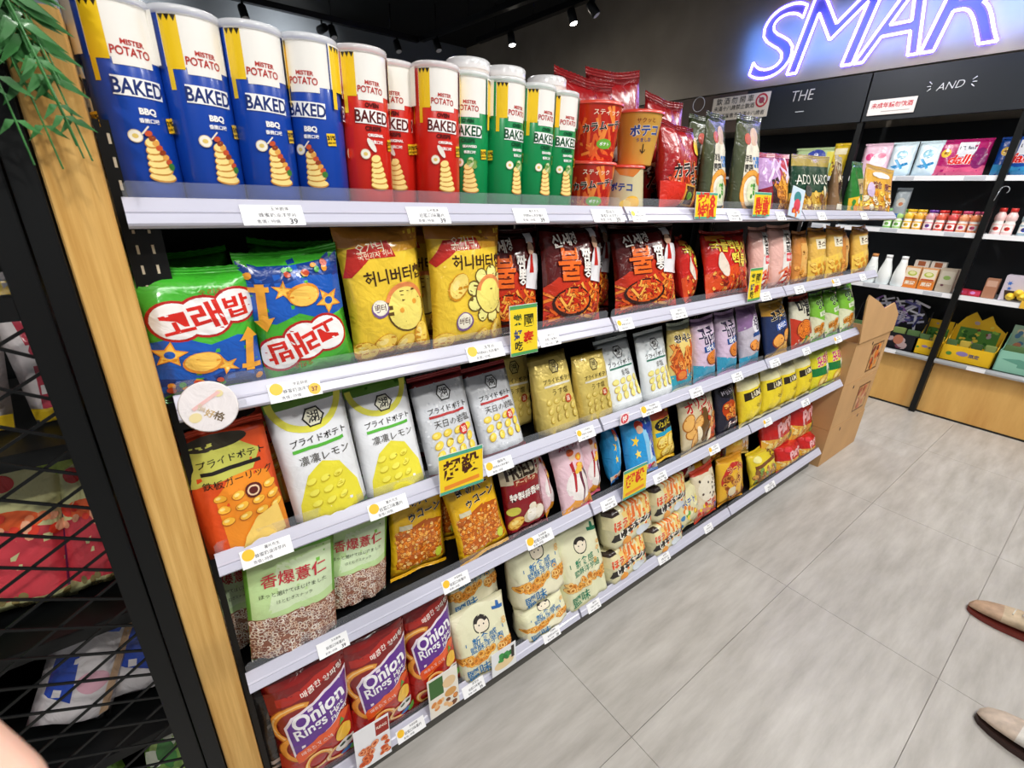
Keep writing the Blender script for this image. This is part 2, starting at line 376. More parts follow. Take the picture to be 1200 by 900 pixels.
@design('honey_b', '#eec83b', '#a8661c', 'pillow', .172, .238, .06)
def _(a):
    a.poly([(0, .87), (1, .86), (1, 1), (0, 1)], '#a96a25'); a.poly([(.4, .9), (1, .87), (1, .8), (.3, .79)], '#d99c2c')
    a.poly([(0, .7), (.16, .86), (.58, .88), (.64, .79), (.3, .78), (.06, .66)], '#bb2a20')
    a.text('오가닉', .4, .85, .3, '#f5e9c9', 0, .02); a.text('국민과자 허니', .42, .8, .36, '#f5e9c9', 0, .01)
    a.text('허니버터칩', .6, .69, .74, '#3d2413', 0, .045)
    for i in range(9): a.ell(.74 + .25 * cos(i * .7), .42 + .18 * sin(i * .7), .09, .09, '#6b5220', n=12, dz=.4); a.ell(.74 + .25 * cos(i * .7), .42 + .18 * sin(i * .7), .075, .075, '#f2ec90', n=12, dz=.4)
    a.ell(.74, .42, .22, .22, '#5f461e', n=26); a.ell(.74, .42, .205, .205, '#f6e678', n=26); a.arc(.74, .44, .2, .045, '#e88d50', 10, 170)
    a.chip(.3, .5, .17, 50, '#f3d871'); a.ell(.36, .22, .12, .11, '#7a5a8e'); a.ell(.36, .225, .1, .09, '#f2ecd8'); a.text('버터', .36, .225, .15, '#5b3a2a', 0, .03)
    for x, y, r in ((.12, .08, 10), (.6, .07, 40), (.85, .12, 80)): a.chip(x, y, .13, r)

def fire(a, base='#6d1512'):
    a.poly([(0, .02), (1, .02), (1, .5), (.85, .6), (.7, .5), (.5, .62), (.35, .45), (.15, .5), (0, .4)], '#c8331a')
    a.bits(.08, .06, .92, .36, 95, .035, ['#e8641f', '#f1892b', '#d2411a', '#f6ac46'], 'stick', edge='#8d1d10')
@design('fire_chef', '#5a1312', '#3d0f10', 'pillow', .2, .215, .07)
def _(a):
    fire(a); a.ell(.38, .24, .3, .17, '#3a1a12'); a.ell(.38, .25, .27, .14, '#e35f22'); a.bits(.2, .2, .56, .32, 40, .03, ['#f4b04a', '#e8641f', '#c62a18'], 'stick', edge='#7d1d10')
    a.text('신세경', .3, .86, .38, '#f4ede4', 8, .06, .05, '#241010'); a.text('불', .32, .62, .32, '#ef6a1f', 0, .05, .03, '#4a0d0a')
    a.text('짬', .6, .7, .16, '#f3ede6', 0, .07, .04, '#241010'); a.text('뽕', .61, .56, .16, '#f3ede6', 0, .07, .04, '#241010')
    a.poly([(.66, .45), (.7, .72), (.78, .8), (.92, .78), (.98, .6), (.95, .42)], '#e9e7ea'); a.ell(.78, .85, .07, .085, '#dfb597'); a.rect(.71, .89, .85, .98, '#f2f0f2'); a.ell(.78, .865, .075, .035, '#3a2219', dz=.5)
    a.ell(.78, .84, .055, .065, '#e4bd9f'); a.poly([(.76, .78), (.8, .78), (.82, .6), (.74, .6)], '#c02a22')
@design('tteok', '#cf241c', '#a81a17', 'pillow', .25, .2, .07)
def _(a):
    a.poly([(0, .02), (1, .02), (1, .4), (.5, .48), (0, .38)], '#d94a1c'); a.bits(.1, .08, .95, .38, 90, .03, ['#e8641f', '#f5b050', '#c62a18', '#7c1b12'], 'blob', asp=.55, edge='#7d1d10')
    a.text('국물떡볶이', .46, .78, .76, '#f7d94a', -4, .07, .04, '#4a0d0a'); a.text('떡볶이', .68, .55, .5, '#f7d94a', -2, .06, .04, '#4a0d0a')
    a.ell(.25, .5, .08, .16, '#e8d9c8', 20); a.poly([(.05, .95), (.4, .98), (.4, .92), (.05, .88)], '#e8862b')
@design('pinkwhite', '#e9b7ac', '#d9a090', 'pillow', .15, .21, .06)
def _(a):
    a.poly([(.3, 0), (1, 0), (1, .9), (.6, .98), (.35, .8)], '#f3efe9'); a.text('꼬', .6, .8, .3, '#221a18', 0, .07); a.text('북칩', .68, .62, .4, '#221a18', 0, .06)
    a.rect(.5, .42, .8, .56, '#e2525a'); a.text('매운맛', .65, .49, .26, '#fff', 0, .04)
    a.bits(.35, .06, .95, .34, 26, .06, ['#d63a2a', '#e88058', '#b6261f', '#f2cf9c'], 'stick')
@design('amber', '#ecbd58', '#cf8a34', 'pillow', .14, .2, .06)
def _(a):
    a.poly([(0, 0), (1, 0), (1, .45), (.5, .5), (0, .42)], '#f5cd55'); a.rect(.2, .62, .82, .82, '#f7efd4'); a.text('콘스틱', .51, .72, .5, '#5e3a16', 0, .06)
    a.bits(.1, .06, .9, .4, 30, .07, ['#f7d262', '#e69a2a', '#f5c04a'], 'blob', edge='#c67a1c'); a.poly([(0, .86), (1, .86), (1, .97), (0, .97)], '#d7933a')
@design('amber_clear', '#db8f44', '#c07a3c', 'pillow', .12, .185, .05)
def _(a): a.poly([(.25, .1), (.9, .1), (.9, .8), (.3, .8)], '#eeb765'); a.text('고소한', .58, .6, .4, '#7a4a20', 0, .05); a.bits(.1, .05, .9, .35, 18, .08, ['#e69a2a', '#f0b055'], 'blob', edge='#a8601c')

def lake(a, ttl, sub, bar, top, sticker=None, chips='#ecd24a', emblem='#1d1a16', textc='#1d1a16', tx2='#3f3a30'):
    cy = .83; a.star(.55, cy, .15, .13, 3, emblem, 0); a._poly([a._pt(.55, cy, .145 * a.W * cos(pi * i / 3), .145 * a.W * sin(pi * i / 3), 0) for i in range(6)], emblem)
    a._poly([a._pt(.55, cy, .122 * a.W * cos(pi * i / 3), .122 * a.W * sin(pi * i / 3), 0) for i in range(6)], top)
    a.text('湖', .55, cy, .15, emblem, 0, .03)
    a.text('プライドポテト', .55, .675, .74, textc, 0, .025); a.rect(.18, .605, .86, .63, bar); a.text(ttl, .56, .535, min(.74, .135 * len(ttl)), tx2, 0, .0)
    if sub:
        for k, (x, y) in enumerate([(x, y) for y in (.43, .33, .23) for x in (.22, .42, .62, .82)]): a.chip(x, y, .085, 10 + k * 7, chips, '#c7a22e')
    if sticker: a.ell(.72, .42, .09, .09, sticker, n=16); a.text('旨', .72, .42, .09, '#f7e7d5', 0, .05)
@design('lake_red', '#e0521f', '#c23c18', 'flat', .125, .215, .05, film_matte)
def _(a):
    a.poly([(.25, 0), (1, 0), (1, .3), (.9, .62), (.5, .68), (.25, .5)], '#ef8f24'); a.poly([(0, .62), (.75, .66), (.88, .8), (.6, .93), (.1, .93), (0, .85)], '#c5c65a'); a.ell(.42, .93, .36, .1, '#2a2314', n=20)
    a.text('プライドポテト', .55, .79, .76, '#1d1a16', 0, .03); a.rect(.18, .70, .86, .73, '#1a1512'); a.text('鉄板ガーリック', .56, .62, .8, '#2d2213', 0, .01)
    for k, (x, y) in enumerate([(x + (.5 - y) * .1, y) for y in (.5, .41, .32) for x in (.3, .5, .7, .88)]): a.chip(x, y, .08, 10, '#f6bb3e', '#b8641a')
    a.ell(.68, .5, .1, .1, '#5a1c17'); a.arc(.68, .5, .07, .02, '#e9c9a5'); a.poly([(.36, .04), (.93, .06), (.9, .33), (.65, .28), (.45, .15)], '#f5cf6c')
@design('lake_lemon', '#e9ebef', '#5f9c33', 'flat', .13, .235, .05, film_matte)
def _(a):
    a.poly([(.06, 0), (.94, 0), (.9, .25), (.72, .45), (.5, .5), (.28, .42), (.1, .2)], '#e8dc3c'); a.rect(0, .93, 1, 1, '#5f8f2c'); a.rect(0, 0, 1, .03, '#58b33b')
    a.arc(.5, .99, .48, .09, '#e4df4f', 180, 360); lake(a, '凛凛レモン', False, '#58b33b', '#f1efd8')
    for k, (x, y) in enumerate([(x, y) for y in (.36, .27, .18) for x in (.3, .48, .66)]): a.ell(x, y, .07, .045, '#c9b41e', 20, 12, .5); a.ell(x, y + .008, .065, .04, '#f0e85c', 20, 12, .5)
@design('lake_silver', '#d2d5da', '#a5373a', 'flat', .13, .21, .05, film_matte)
def _(a):
    a.bits(.03, .05, .97, .95, 120, .022, ['#bfc3ca', '#e6e8ec', '#c8ccd2'], 'blob'); lake(a, '天日の岩塩', True, '#b02a2c', '#e9ebee', '#c9342b'); a.rect(0, 0, 1, .035, '#b02a2c')
@design('lake_gold', '#dfc76c', '#b39a45', 'block', .125, .205, .06, foil)
def _(a): lake(a, 'うす塩', True, '#f1ecd8', '#dccb80', '#c8522b', '#e2cc6c', '#3a2c12', '#3a2c12', '#5a4a20')
@design('lake_green', '#dfe4e6', '#cdd4d4', 'flat', .142, .205, .05, film_matte)
def _(a):
    lake(a, '幸塩', True, '#1f6a55', '#eef1f2', None, '#e3dc83'); a.bits(.08, .7, .92, .92, 14, .03, ['#c3cbcf'], 'blob')

@design('shrimp', '#e8cf7a', '#cfd6c0', 'pillow', .122, .205, .06)
def _(a):
    a.poly([(0, 0), (1, 0), (1, .26), (.5, .32), (0, .24)], '#3aa7bd'); a.poly([(.85, .05), (1, .05), (1, .95), (.85, .95)], '#f0c52f')
    a.text('왕새우', .44, .8, .62, '#241a12', 0, .07, .04, '#f6f1e4'); a.bits(.08, .28, .8, .66, 34, .075, ['#e2762c', '#f2a24c', '#d95b1f'], 'stick', asp=1.2, edge='#9c3f14')
    a.ell(.3, .24, .17, .15, '#d9482a'); a.ell(.3, .24, .13, .11, '#ef8c3f')
@design('taro', '#d9c1da', '#b695bd', 'pillow', .13, .205, .06)
def _(a):
    a.poly([(0, 0), (1, 0), (1, .28), (.6, .22), (0, .3)], '#3c9fc2'); a.text('고구', .42, .8, .6, '#33244a', 4, .08, .05, '#f4eef4'); a.text('마깡', .56, .67, .56, '#33244a', 4, .08, .05, '#f4eef4')
    a.rect(.25, .5, .7, .6, '#2a4d8e', 8); a.text('바삭', .48, .55, .3, '#fff', 8, .05)
    a.ell(.6, .38, .31, .2, '#8b3e1c', n=22); a.ell(.6, .39, .28, .18, '#e88b35', n=22)
    for i in range(4): a.arc(.6, .39, .25 - i * .06, .018, '#b85a1e', sq=.62)
@design('taro_grey', '#c3bcc9', '#8c6f93', 'pillow', .14, .205, .06)
def _(a):
    a.poly([(0, .62), (1, .8), (1, 1), (0, 1)], '#8f6c9a'); a.poly([(0, 0), (1, 0), (1, .2), (0, .16)], '#3c9fc2'); a.ell(.62, .7, .26, .22, '#f4f0f5'); a.text('고구', .62, .74, .38, '#33244a', 4, .08); a.text('마', .66, .64, .2, '#33244a', 4, .08)
    a.rect(.38, .5, .8, .57, '#2a4d8e', 6); a.ell(.45, .34, .2, .15, '#8b3e1c'); a.ell(.45, .35, .18, .13, '#ef9a45'); a.ell(.75, .3, .17, .14, '#8b3e1c'); a.ell(.75, .31, .15, .12, '#ef9a45')
@design('navy', '#25345e', '#c9a04a', 'pillow', .19, .205, .06)
def _(a):
    a.poly([(0, .8), (.6, .72), (1, .85), (1, 1), (0, 1)], '#e2a83c'); a.text('고구마', .48, .78, .62, '#15131c', 6, .08, .06, '#f3e6c0'); a.rect(.3, .5, .75, .62, '#3c64b8', 8); a.text('츄러스', .52, .56, .36, '#fff', 8, .05)
    a.poly([(.1, 0), (.95, 0), (1, .4), (.7, .25)], '#e9b75a'); a.ell(.35, .27, .2, .15, '#8b3e1c'); a.ell(.35, .28, .18, .13, '#f0a84e'); a.ell(.72, .34, .17, .14, '#8b3e1c'); a.ell(.72, .35, .15, .12, '#f0a84e')
@design('cream_ko', '#dfdcc4', '#b4332a', 'pillow', .185, .205, .06)
def _(a):
    a.poly([(0, 0), (1, 0), (1, .5), (.6, .42), (0, .62)], '#c43a22'); a.text('마늘', .5, .82, .6, '#1d1a16', 0, .08); a.text('맛', .66, .62, .32, '#1d1a16', 0, .08)
    a.ell(.42, .34, .32, .24, '#8b2e14'); a.ell(.42, .35, .29, .21, '#f0892c')
    for i in range(4): a.arc(.42, .35, .26 - i * .06, .02, '#c4581a', sq=.7)
    a.bits(.3, .05, .95, .2, 20, .05, ['#4b9a3a', '#f0c35a', '#e8d9b8'], 'blob')
@design('green_snack', '#7fbf3c', '#5fa030', 'pillow', .14, .2, .06)
def _(a):
    a.poly([(0, 0), (1, 0), (1, .5), (.5, .42), (0, .55)], '#dfe0bd'); a.text('양파', .5, .8, .6, '#1f3d18', 8, .07, .04, '#d9efb8'); a.rect(.3, .54, .8, .64, '#e9f2d2', 8); a.text('어니언', .55, .59, .4, '#2d6a1f', 8, .05)
    a.bits(.15, .1, .9, .38, 16, .11, ['#f0b24a', '#e88f2c', '#f6d38a'], 'ring', edge='#a8641c')

@design('coix', '#7cc24a', '#6db83c', 'flat', .155, .225, .05, film_matte)
def _(a):
    a.poly([(.04, .42), (.96, .42), (.96, .93), (.04, .93)], '#bfdd9c'); a.poly([(.2, .46), (.96, .5), (.96, .9), (.35, .86)], '#d3e6bd')
    a.poly([(0, .03), (1, .03), (1, .42), (0, .42)], '#9a6450'); a.bits(.03, .05, .97, .41, 360, .032, ['#ecd6c0', '#f3e6d6', '#e0c0a6', '#f6eee2'], 'ring', edge='#8a5444')
    for i in range(24):
        a.rect(i / 24, 0, i / 24 + .02, .035, '#f1f5e6', dz=.02)
    a.text('香爆薏仁', .52, .74, .72, '#c03440', 0, .02); a.text('ほっと溶けてはじけました', .5, .62, .74, '#3b4a33', 0, 0); a.text('はとむぎスナック', .5, .55, .4, '#5d6d50', 0, 0)
@design('corn', '#f0bd1c', '#e2ab12', 'pillow', .15, .2, .045)
def _(a):
    a.poly([(.08, .1), (.9, .1), (.93, .6), (.6, .66), (.3, .6), (.08, .52)], '#b85a14'); a.bits(.09, .11, .9, .58, 300, .034, ['#f5982c', '#ea8322', '#f9b850', '#e57a22', '#fbd584'], 'blob', edge='#b0520f', asp=.7)
    a.text('虹のバー', .5, .9, .62, '#1f160c', 0, .06, .05, '#f7ecc4'); a.text('ゥコーン', .6, .75, .62, '#1f160c', 4, .07, .05, '#f7ecc4'); a.rect(.14, .6, .34, .66, '#d8cfae'); a.ell(.82, .17, .07, .09, '#c6cf3c')
@design('garlic', '#86151f', '#5b0f18', 'pillow', .142, .195, .05)
def _(a):
    a.poly([(0, .74), (1, .76), (1, .97), (0, .97)], '#cfc3a6'); a.text('FRIED', .45, .9, .7, '#3c2a1c', 0, .05, hs=1.3); a.rect(.22, .7, .8, .79, '#8f2a1d'); a.text('ガーリック', .5, .745, .46, '#f3dcae', 0, .04)
    a.text('特製蒜香味', .5, .56, .8, '#f6efe6', 0, .05, .03, '#2d0a0c'); a.ell(.16, .36, .13, .09, '#cfc94a'); a.ell(.62, .22, .28, .17, '#d9c9a8'); a.ell(.55, .24, .13, .15, '#f5efe2'); a.ell(.76, .22, .12, .14, '#efe6d3'); a.rect(.1, .06, .9, .11, '#a82530')
    a.chip(.2, .18, .17, 20, '#f0c35a'); a.ell(.58, .36, .09, .06, '#e7dcc6')
@design('pinkstick', '#ecc9d3', '#d9607a', 'pillow', .135, .21, .06)
def _(a):
    a.poly([(0, 0), (1, 0), (1, .12), (.6, .28), (0, .1)], '#f0a233'); a.poly([(0, 0), (1, 0), (1, .04), (0, .04)], '#e4402a'); a.ell(.55, .38, .4, .36, '#f3ece9')
    a.poly([(.32, .7), (.38, .52), (.34, .3), (.4, .3), (.46, .52), (.44, .72)], '#b02a33'); a.poly([(.55, .55), (.58, .3), (.52, .12), (.57, .11), (.65, .32), (.64, .55)], '#6b2b3e')
    a.poly([(.62, .62), (.78, .46), (.86, .28), (.9, .28), (.84, .5), (.7, .66)], '#7e3a2c'); a.ell(.46, .78, .1, .1, '#f0cdb4'); a.ell(.46, .83, .12, .07, '#c8562c'); a.ell(.66, .74, .1, .08, '#ef8f3a'); a.star(.66, .74, .07, .03, 6, '#f6d04a')
    a.text('スティック', .5, .92, .6, '#c23055', 0, .04); a.bits(.5, .56, .72, .66, 8, .06, ['#e8702c', '#f4c24a'], 'blob')
@design('bluecup', '#2f9ad8', '#2272c0', 'pillow', .165, .2, .06)
def _(a):
    a.poly([(.55, .1), (1, .1), (1, .97), (.45, .97)], '#8ecdf0'); a.poly([(.4, .9), (.78, .95), (.95, .6), (.86, .2), (.7, .3), (.62, .66)], '#2450b4')
    a.poly([(.66, .2), (.74, .22), (.7, .56), (.62, .5)], '#d7e9f6'); a.ell(.42, .84, .12, .09, '#e0442e'); a.ell(.42, .77, .09, .08, '#f0c9a8'); a.star(.22, .62, .12, .05, 5, '#f4cf3c'); a.star(.26, .4, .1, .04, 5, '#f6dd6c', 20)
    a.poly([(0, 0), (1, 0), (.9, .12), (.4, .18), (0, .1)], '#f1dcc0'); a.bits(.1, .03, .8, .12, 14, .05, ['#e8642c', '#f4c24a', '#b4391f'], 'blob'); a.ell(.62, .1, .07, .06, '#d9429a')
@design('chipbox', '#f4cf3a', '#e8b928', 'pillow', .116, .185, .05)
def _(a):
    a.poly([(0, .78), (1, .8), (1, .97), (0, .97)], '#d94f2a'); a.ell(.5, .66, .4, .2, '#1c1a1a'); a.text('カルビ', .5, .69, .56, '#f6dd33', 4, .08); a.rect(.1, .48, .95, .56, '#2a9ec0', 6)
    for x, y, r in ((.3, .34, 40), (.66, .32, 80), (.45, .14, 10), (.8, .12, 50)): a.chip(x, y, .24, r, '#f8dc6c')
@design('nuts', '#d8c9a6', '#c2b08a', 'pillow', .23, .195, .06)
def _(a):
    a.text('オリジ', .4, .85, .6, '#c8302a', 8, .08, .05, '#f4ead4'); a.text('ナル', .62, .7, .4, '#c8302a', 8, .08, .05, '#f4ead4'); a.ell(.52, .42, .12, .28, '#6b4a22', -8)
    for x, y, r in ((.2, .36, 20), (.27, .2, 70), (.78, .4, 50), (.36, .5, 30), (.14, .55, 60)): a.ell(x, y, .15, .1, '#b06a24', r); a.ell(x, y, .13, .085, '#efb765', r)
    a.bits(.62, .08, .95, .6, 26, .06, ['#e8702c', '#f0a24a', '#c8401f'], 'blob', edge='#8d3612'); a.ell(.36, .3, .07, .12, '#f4e6c4', 10); a.ell(.64, .2, .06, .12, '#f4e6c4', -10)
@design('navyorange', '#2a2838', '#3b3348', 'pillow', .14, .19, .06)
def _(a):
    a.ell(.45, .85, .36, .16, '#15131c'); a.text('ドリトス', .45, .85, .5, '#cfc7d6', 4, .07); a.ell(.45, .5, .32, .26, '#b83f12'); a.bits(.2, .36, .7, .62, 28, .08, ['#f08a2a', '#f6b450', '#e0601c'], 'blob', edge='#8d3612')
    a.text('チーズ', .6, .22, .6, '#f3ede6', 10, .07, .05, '#b8271f'); a.poly([(.85, 0), (1, 0), (1, .9), (.9, .9)], '#d9532a')
@design('lemonlabel', '#f1d82f', '#f3e7a0', 'pillow', .18, .195, .07)
def _(a):
    a.poly([(0, .72), (1, .76), (1, 1), (0, 1)], '#f0eab8'); a.poly([(.1, .5), (1, .58), (1, .74), (.1, .66)], '#2e2415'); a.text('LAMP', .5, .615, .44, '#e9dfc0', 5, .03); a.ell(.72, .42, .09, .06, '#d9b820'); a.text('국산 감자', .7, .34, .4, '#6e5a14', 0, .04); a.poly([(0, 0), (1, 0), (1, .1), (0, .06)], '#e4c723')
@design('limelabel', '#e5d92e', '#cddc55', 'pillow', .22, .195, .07)
def _(a):
    a.poly([(0, .8), (1, .8), (1, 1), (0, 1)], '#d3df48'); a.text('포테토', .55, .7, .72, '#d23c6e', 5, .08, .05, '#f7f2d0'); a.rect(0, .34, 1, .54, '#1f7a3c'); a.text('칩', .68, .44, .26, '#f1f6e4', 0, .07); a.chip(.4, .17, .2, 20); a.chip(.75, .15, .2, 60)

@design('onion', '#8d1a18', '#5c1013', 'pillow', .165, .335, .06, cell=.013)
def _(a):
    a.poly([(.0, .72), (1, .8), (1, .93), (0, .9)], '#7d1517'); a.poly([(.1, .78), (.7, .84), (.9, .9), (.8, .92), (.1, .84)], '#b3271d')
    a.poly([(.0, .0), (1, 0), (1, .45), (0, .38)], '#b3201a')
    a.arc(.3, .62, .34, .09, '#a8541a', 60, 300, sq=1.0, n=26); a.arc(.3, .622, .325, .07, '#f0a03c', 60, 300, n=26); a.arc(.3, .624, .3, .02, '#f9cf86', 70, 290, n=26)
    a.arc(.28, .42, .26, .08, '#a8541a', 120, 330, n=26); a.arc(.28, .422, .25, .065, '#f0a03c', 120, 330, n=26)
    a.text('매콤한 양파링', .66, .845, .56, '#f7ece4', 8, .03)
    a.poly([(.12, .62), (.22, .7), (1, .82), (.99, .56), (.72, .46), (.17, .35)], '#f2e4ee'); a.poly([(.15, .61), (.24, .68), (.985, .795), (.97, .57), (.72, .475), (.19, .37)], '#5f2390')
    a.text('Onion', .56, .655, .70, '#fbf8fc', 9, .03, hs=1.2); a.text('Rings', .43, .535, .42, '#fbf8fc', 9, .02, hs=1.2); a.text('Hot', .79, .575, .2, '#fbf8fc', 9, .02); a.text('Flavor', .82, .52, .25, '#fbf8fc', 9, .01)
    a.poly([(.18, .36), (.22, .39), (.9, .5), (.97, .47), (.85, .4), (.2, .29)], '#ea5a22'); a.text('매콤한맛 스낵', .46, .375, .42, '#fbe9dc', 8, .0)
    for x, y, r, a0 in ((.45, .22, .2, 0), (.7, .16, .17, 60), (.25, .12, .17, 20)):
        a.arc(x, y, r, .075, '#a8541a', n=22, sq=.9); a.arc(x, y + .003, r - .008, .058, '#f2a544', n=22, sq=.9); a.arc(x, y + .005, r - .02, .02, '#fbd894', n=22, sq=.9)
    a.ell(.82, .32, .12, .14, '#f0bd3e'); a.poly([(.78, .4), (.82, .46), (.87, .41)], '#5a9c34'); a.ell(.82, .2, .14, .1, '#efeae4'); a.ell(.78, .21, .04, .03, '#2b4c2c'); a.ell(.88, .21, .04, .03, '#2b4c2c'); a.ell(.84, .12, .1, .05, '#2b6fb4'); a.ell(.94, .1, .07, .07, '#74c04a')
@design('blackcr', '#1c1614', '#33211c', 'pillow', .1, .3, .04, cell=.02)
def _(a): a.text('CR', .6, .72, .7, '#6a655f', 80, .05); a.rect(.3, .3, .8, .34, '#c9b7ac'); a.rect(.3, .24, .8, .27, '#c9b7ac'); a.poly([(0, 0), (1, 0), (1, .15), (0, .18)], '#6e2e1a')

def beige(a, ink, arrow):
    a.ell(.5, .62, .5, .44, '#e4e2bf', n=26); a.arc(.5, .74, .14, .018, '#2a2420', n=20); a.ell(.5, .742, .118, .118, '#efe3cc', n=18); a.arc(.5, .745, .12, .05, '#2a2420', 20, 160, n=14)
    a.ell(.46, .737, .012, .012, '#2a2420', dz=.4); a.ell(.54, .737, .012, .012, '#2a2420', dz=.4)
    a.text('新食感', .5, .565, .44, ink, 0, .03); a.text('鹽酥洋芋圈', .52, .465, .6, ink, 0, .03)
    a.poly([(.74, .84), (.92, .82), (.93, .86), (.87, .87), (.87, .92), (.83, .93), (.81, .87), (.74, .88)], arrow); a.rect(.16, .55, .175, .6, ink); a.rect(.84, .55, .855, .6, ink)
    a.bits(.05, .27, .95, .38, 48, .055, ['#f0b04c', '#e8963a', '#f6cc7e'], 'ring', edge='#b8701e'); a.bits(.6, .38, .9, .7, 3, .05, ['#eebc6c'], 'ring')
    a.text('鹽味', .3, .15, .4, ink, 4, .02); a.rect(.1, .05, .6, .07, '#b9b68e')
@design('beige_blue', '#ece7c8', '#dcd6b2', 'block', .19, .225, .09, film_matte)
def _(a): beige(a, '#1f6fa8', '#2a63a8')
@design('beige_green', '#e6e6c0', '#d4d6ae', 'block', .19, .27, .09, film_matte)
def _(a): beige(a, '#1f7d5a', '#1f7d5a')
@design('stickbag', '#d9d3ac', '#c9c296', 'box', .22, .145, .09)
def _(a):
    a.poly([(0, .5), (.9, .55), (.95, .98), (0, .98)], '#e9dfb0'); a.bits(.3, .45, .95, .9, 26, .06, ['#e8702c', '#f2d27a', '#f0a24a', '#f4e6b0'], 'stick', asp=1.2); a.poly([(.04, .22), (.95, .36), (.95, .5), (.06, .4)], '#2b2622')
    a.text('ほう', .22, .58, .3, '#e2542a', 0, .1, .05, '#f4e9c8'); a.text('じょうサク', .5, .37, .7, '#f4f0e4', 4, .07); a.poly([(0, .82), (.2, .84), (.18, .95), (0, .95)], '#3a2c26'); a.ell(.7, .16, .16, .07, '#cfd6dc'); a.ell(.3, .14, .1, .06, '#e89a3a')
@design('starcream', '#e6dfb0', '#cfc790', 'pillow', .16, .14, .07)
def _(a):
    a.text('ポテト', .4, .7, .5, '#2f56a8', 8, .08, .04, '#f6f2d8'); a.bits(.1, .12, .95, .6, 26, .06, ['#f2d43c', '#4a8fc8', '#e8862c', '#6ab04a', '#f6f0c0'], 'blob'); a.star(.75, .66, .1, .05, 5, '#f4e23c')
@design('dotty', '#e4d6b8', '#c9442e', 'pillow', .165, .19, .07)
def _(a):
    a.ell(.5, .62, .4, .3, '#efe6cf'); a.bits(.2, .4, .85, .85, 16, .04, ['#3f352e', '#5d4b3d'], 'blob'); a.poly([(0, 0), (1, 0), (1, .3), (0, .24)], '#dd8a72'); a.bits(.1, .08, .95, .34, 20, .05, ['#e8862c', '#4a5fa8', '#c9342b', '#f2d43c'], 'blob'); a.text('ごま', .5, .34, .3, '#c9342b', 0, .08)
@design('ringyellow', '#eab530', '#d9992a', 'pillow', .23, .2, .08)
def _(a):
    a.arc(.5, .5, .45, .1, '#c8342a', 30, 190, sq=.8, n=24); a.bits(.1, .1, .95, .6, 34, .07, ['#c9762c', '#a8581f', '#e8a43c'], 'ring', edge='#7c4012'); a.text('ラーメン', .5, .78, .6, '#b0261e', 4, .08, .05, '#f8e7a0'); a.ell(.3, .28, .12, .1, '#e9d9b0')
@design('whitebrown', '#efece4', '#d9b75c', 'pillow', .19, .16, .07)
def _(a): a.poly([(0, 0), (.5, 0), (.4, .98), (0, .98)], '#e9ac2c'); a.text('コーン', .62, .6, .56, '#4a2f1e', 12, .08, .04, '#fff'); a.ell(.25, .4, .14, .1, '#f4cf4a'); a.bits(.4, .1, .9, .35, 12, .06, ['#a8682c', '#e8b060'], 'blob')
@design('yellownut', '#e8d02f', '#d9bb22', 'pillow', .28, .165, .08)
def _(a): a.poly([(.1, .5), (.9, .62), (.9, .72), (.1, .62)], '#7a4a24'); a.bits(.08, .1, .92, .46, 36, .05, ['#b8762c', '#d9a04a', '#8a5a2a', '#7fa84a'], 'blob', edge='#6d4a1c'); a.text('花生', .7, .82, .3, '#7a4a24', 4, .08); a.ell(.2, .8, .1, .06, '#f6ee9a')
@design('redparty', '#c3201c', '#d8332a', 'pillow', .34, .22, .09)
def _(a):
    a.poly([(0, .03), (1, .03), (1, .42), (.7, .34), (.35, .33), (0, .42)], '#efb43a'); a.arc(.5, .46, .5, .03, '#f6e6c0', 190, 350, sq=.35, n=24); a.text('Party', .6, .56, .6, '#efb0b4', 10, .05, .03, '#8d1418', sh=.2)
    a.bits(.08, .08, .6, .32, 22, .05, ['#f6cf62', '#e89a2a', '#f8e08a'], 'blob', edge='#b8701e'); a.ell(.76, .22, .1, .09, '#7ab648'); a.ell(.76, .24, .06, .05, '#2a3a5c'); a.ell(.3, .8, .12, .07, '#d9343a'); a.ell(.75, .82, .1, .05, '#b51a1c')

@design('karamucho', '#a3161a', '#8b1216', 'pillow', .19, .2, .07)
def _(a):
    a.poly([(.15, .03), (.95, .03), (.95, .42), (.15, .38)], '#b5341a'); a.bits(.1, .1, .9, .5, 50, .045, ['#e8502a', '#d23018', '#f08a3c'], 'stick', asp=1.2, edge='#6b1410'); a.text('カラムー', .5, .48, .72, '#15110f', 8, .1, .05, '#f6efe4'); a.text('チョ', .72, .34, .3, '#15110f', 8, .1, .05, '#f6efe4')
    a.rect(.4, .05, .75, .3, '#e2a23c'); a.rect(.43, .07, .72, .28, '#4a2a1a'); a.ell(.57, .17, .1, .05, '#6a9c3a'); a.ell(.78, .78, .12, .12, '#f0c83a'); a.poly([(.0, .04), (.36, .04), (.4, .3), (0, .34)], '#d92f1e')
@design('redtop', '#951519', '#7d1013', 'pillow', .2, .2, .07)
def _(a): a.ell(.8, .55, .11, .13, '#efc63c'); a.ell(.8, .55, .08, .1, '#f2d97a'); a.bits(.05, .1, .6, .4, 12, .06, ['#efe9e4', '#2a1614'], 'stick'); a.text('カラ', .3, .25, .4, '#15110f', 0, .1, .05, '#f6efe4')
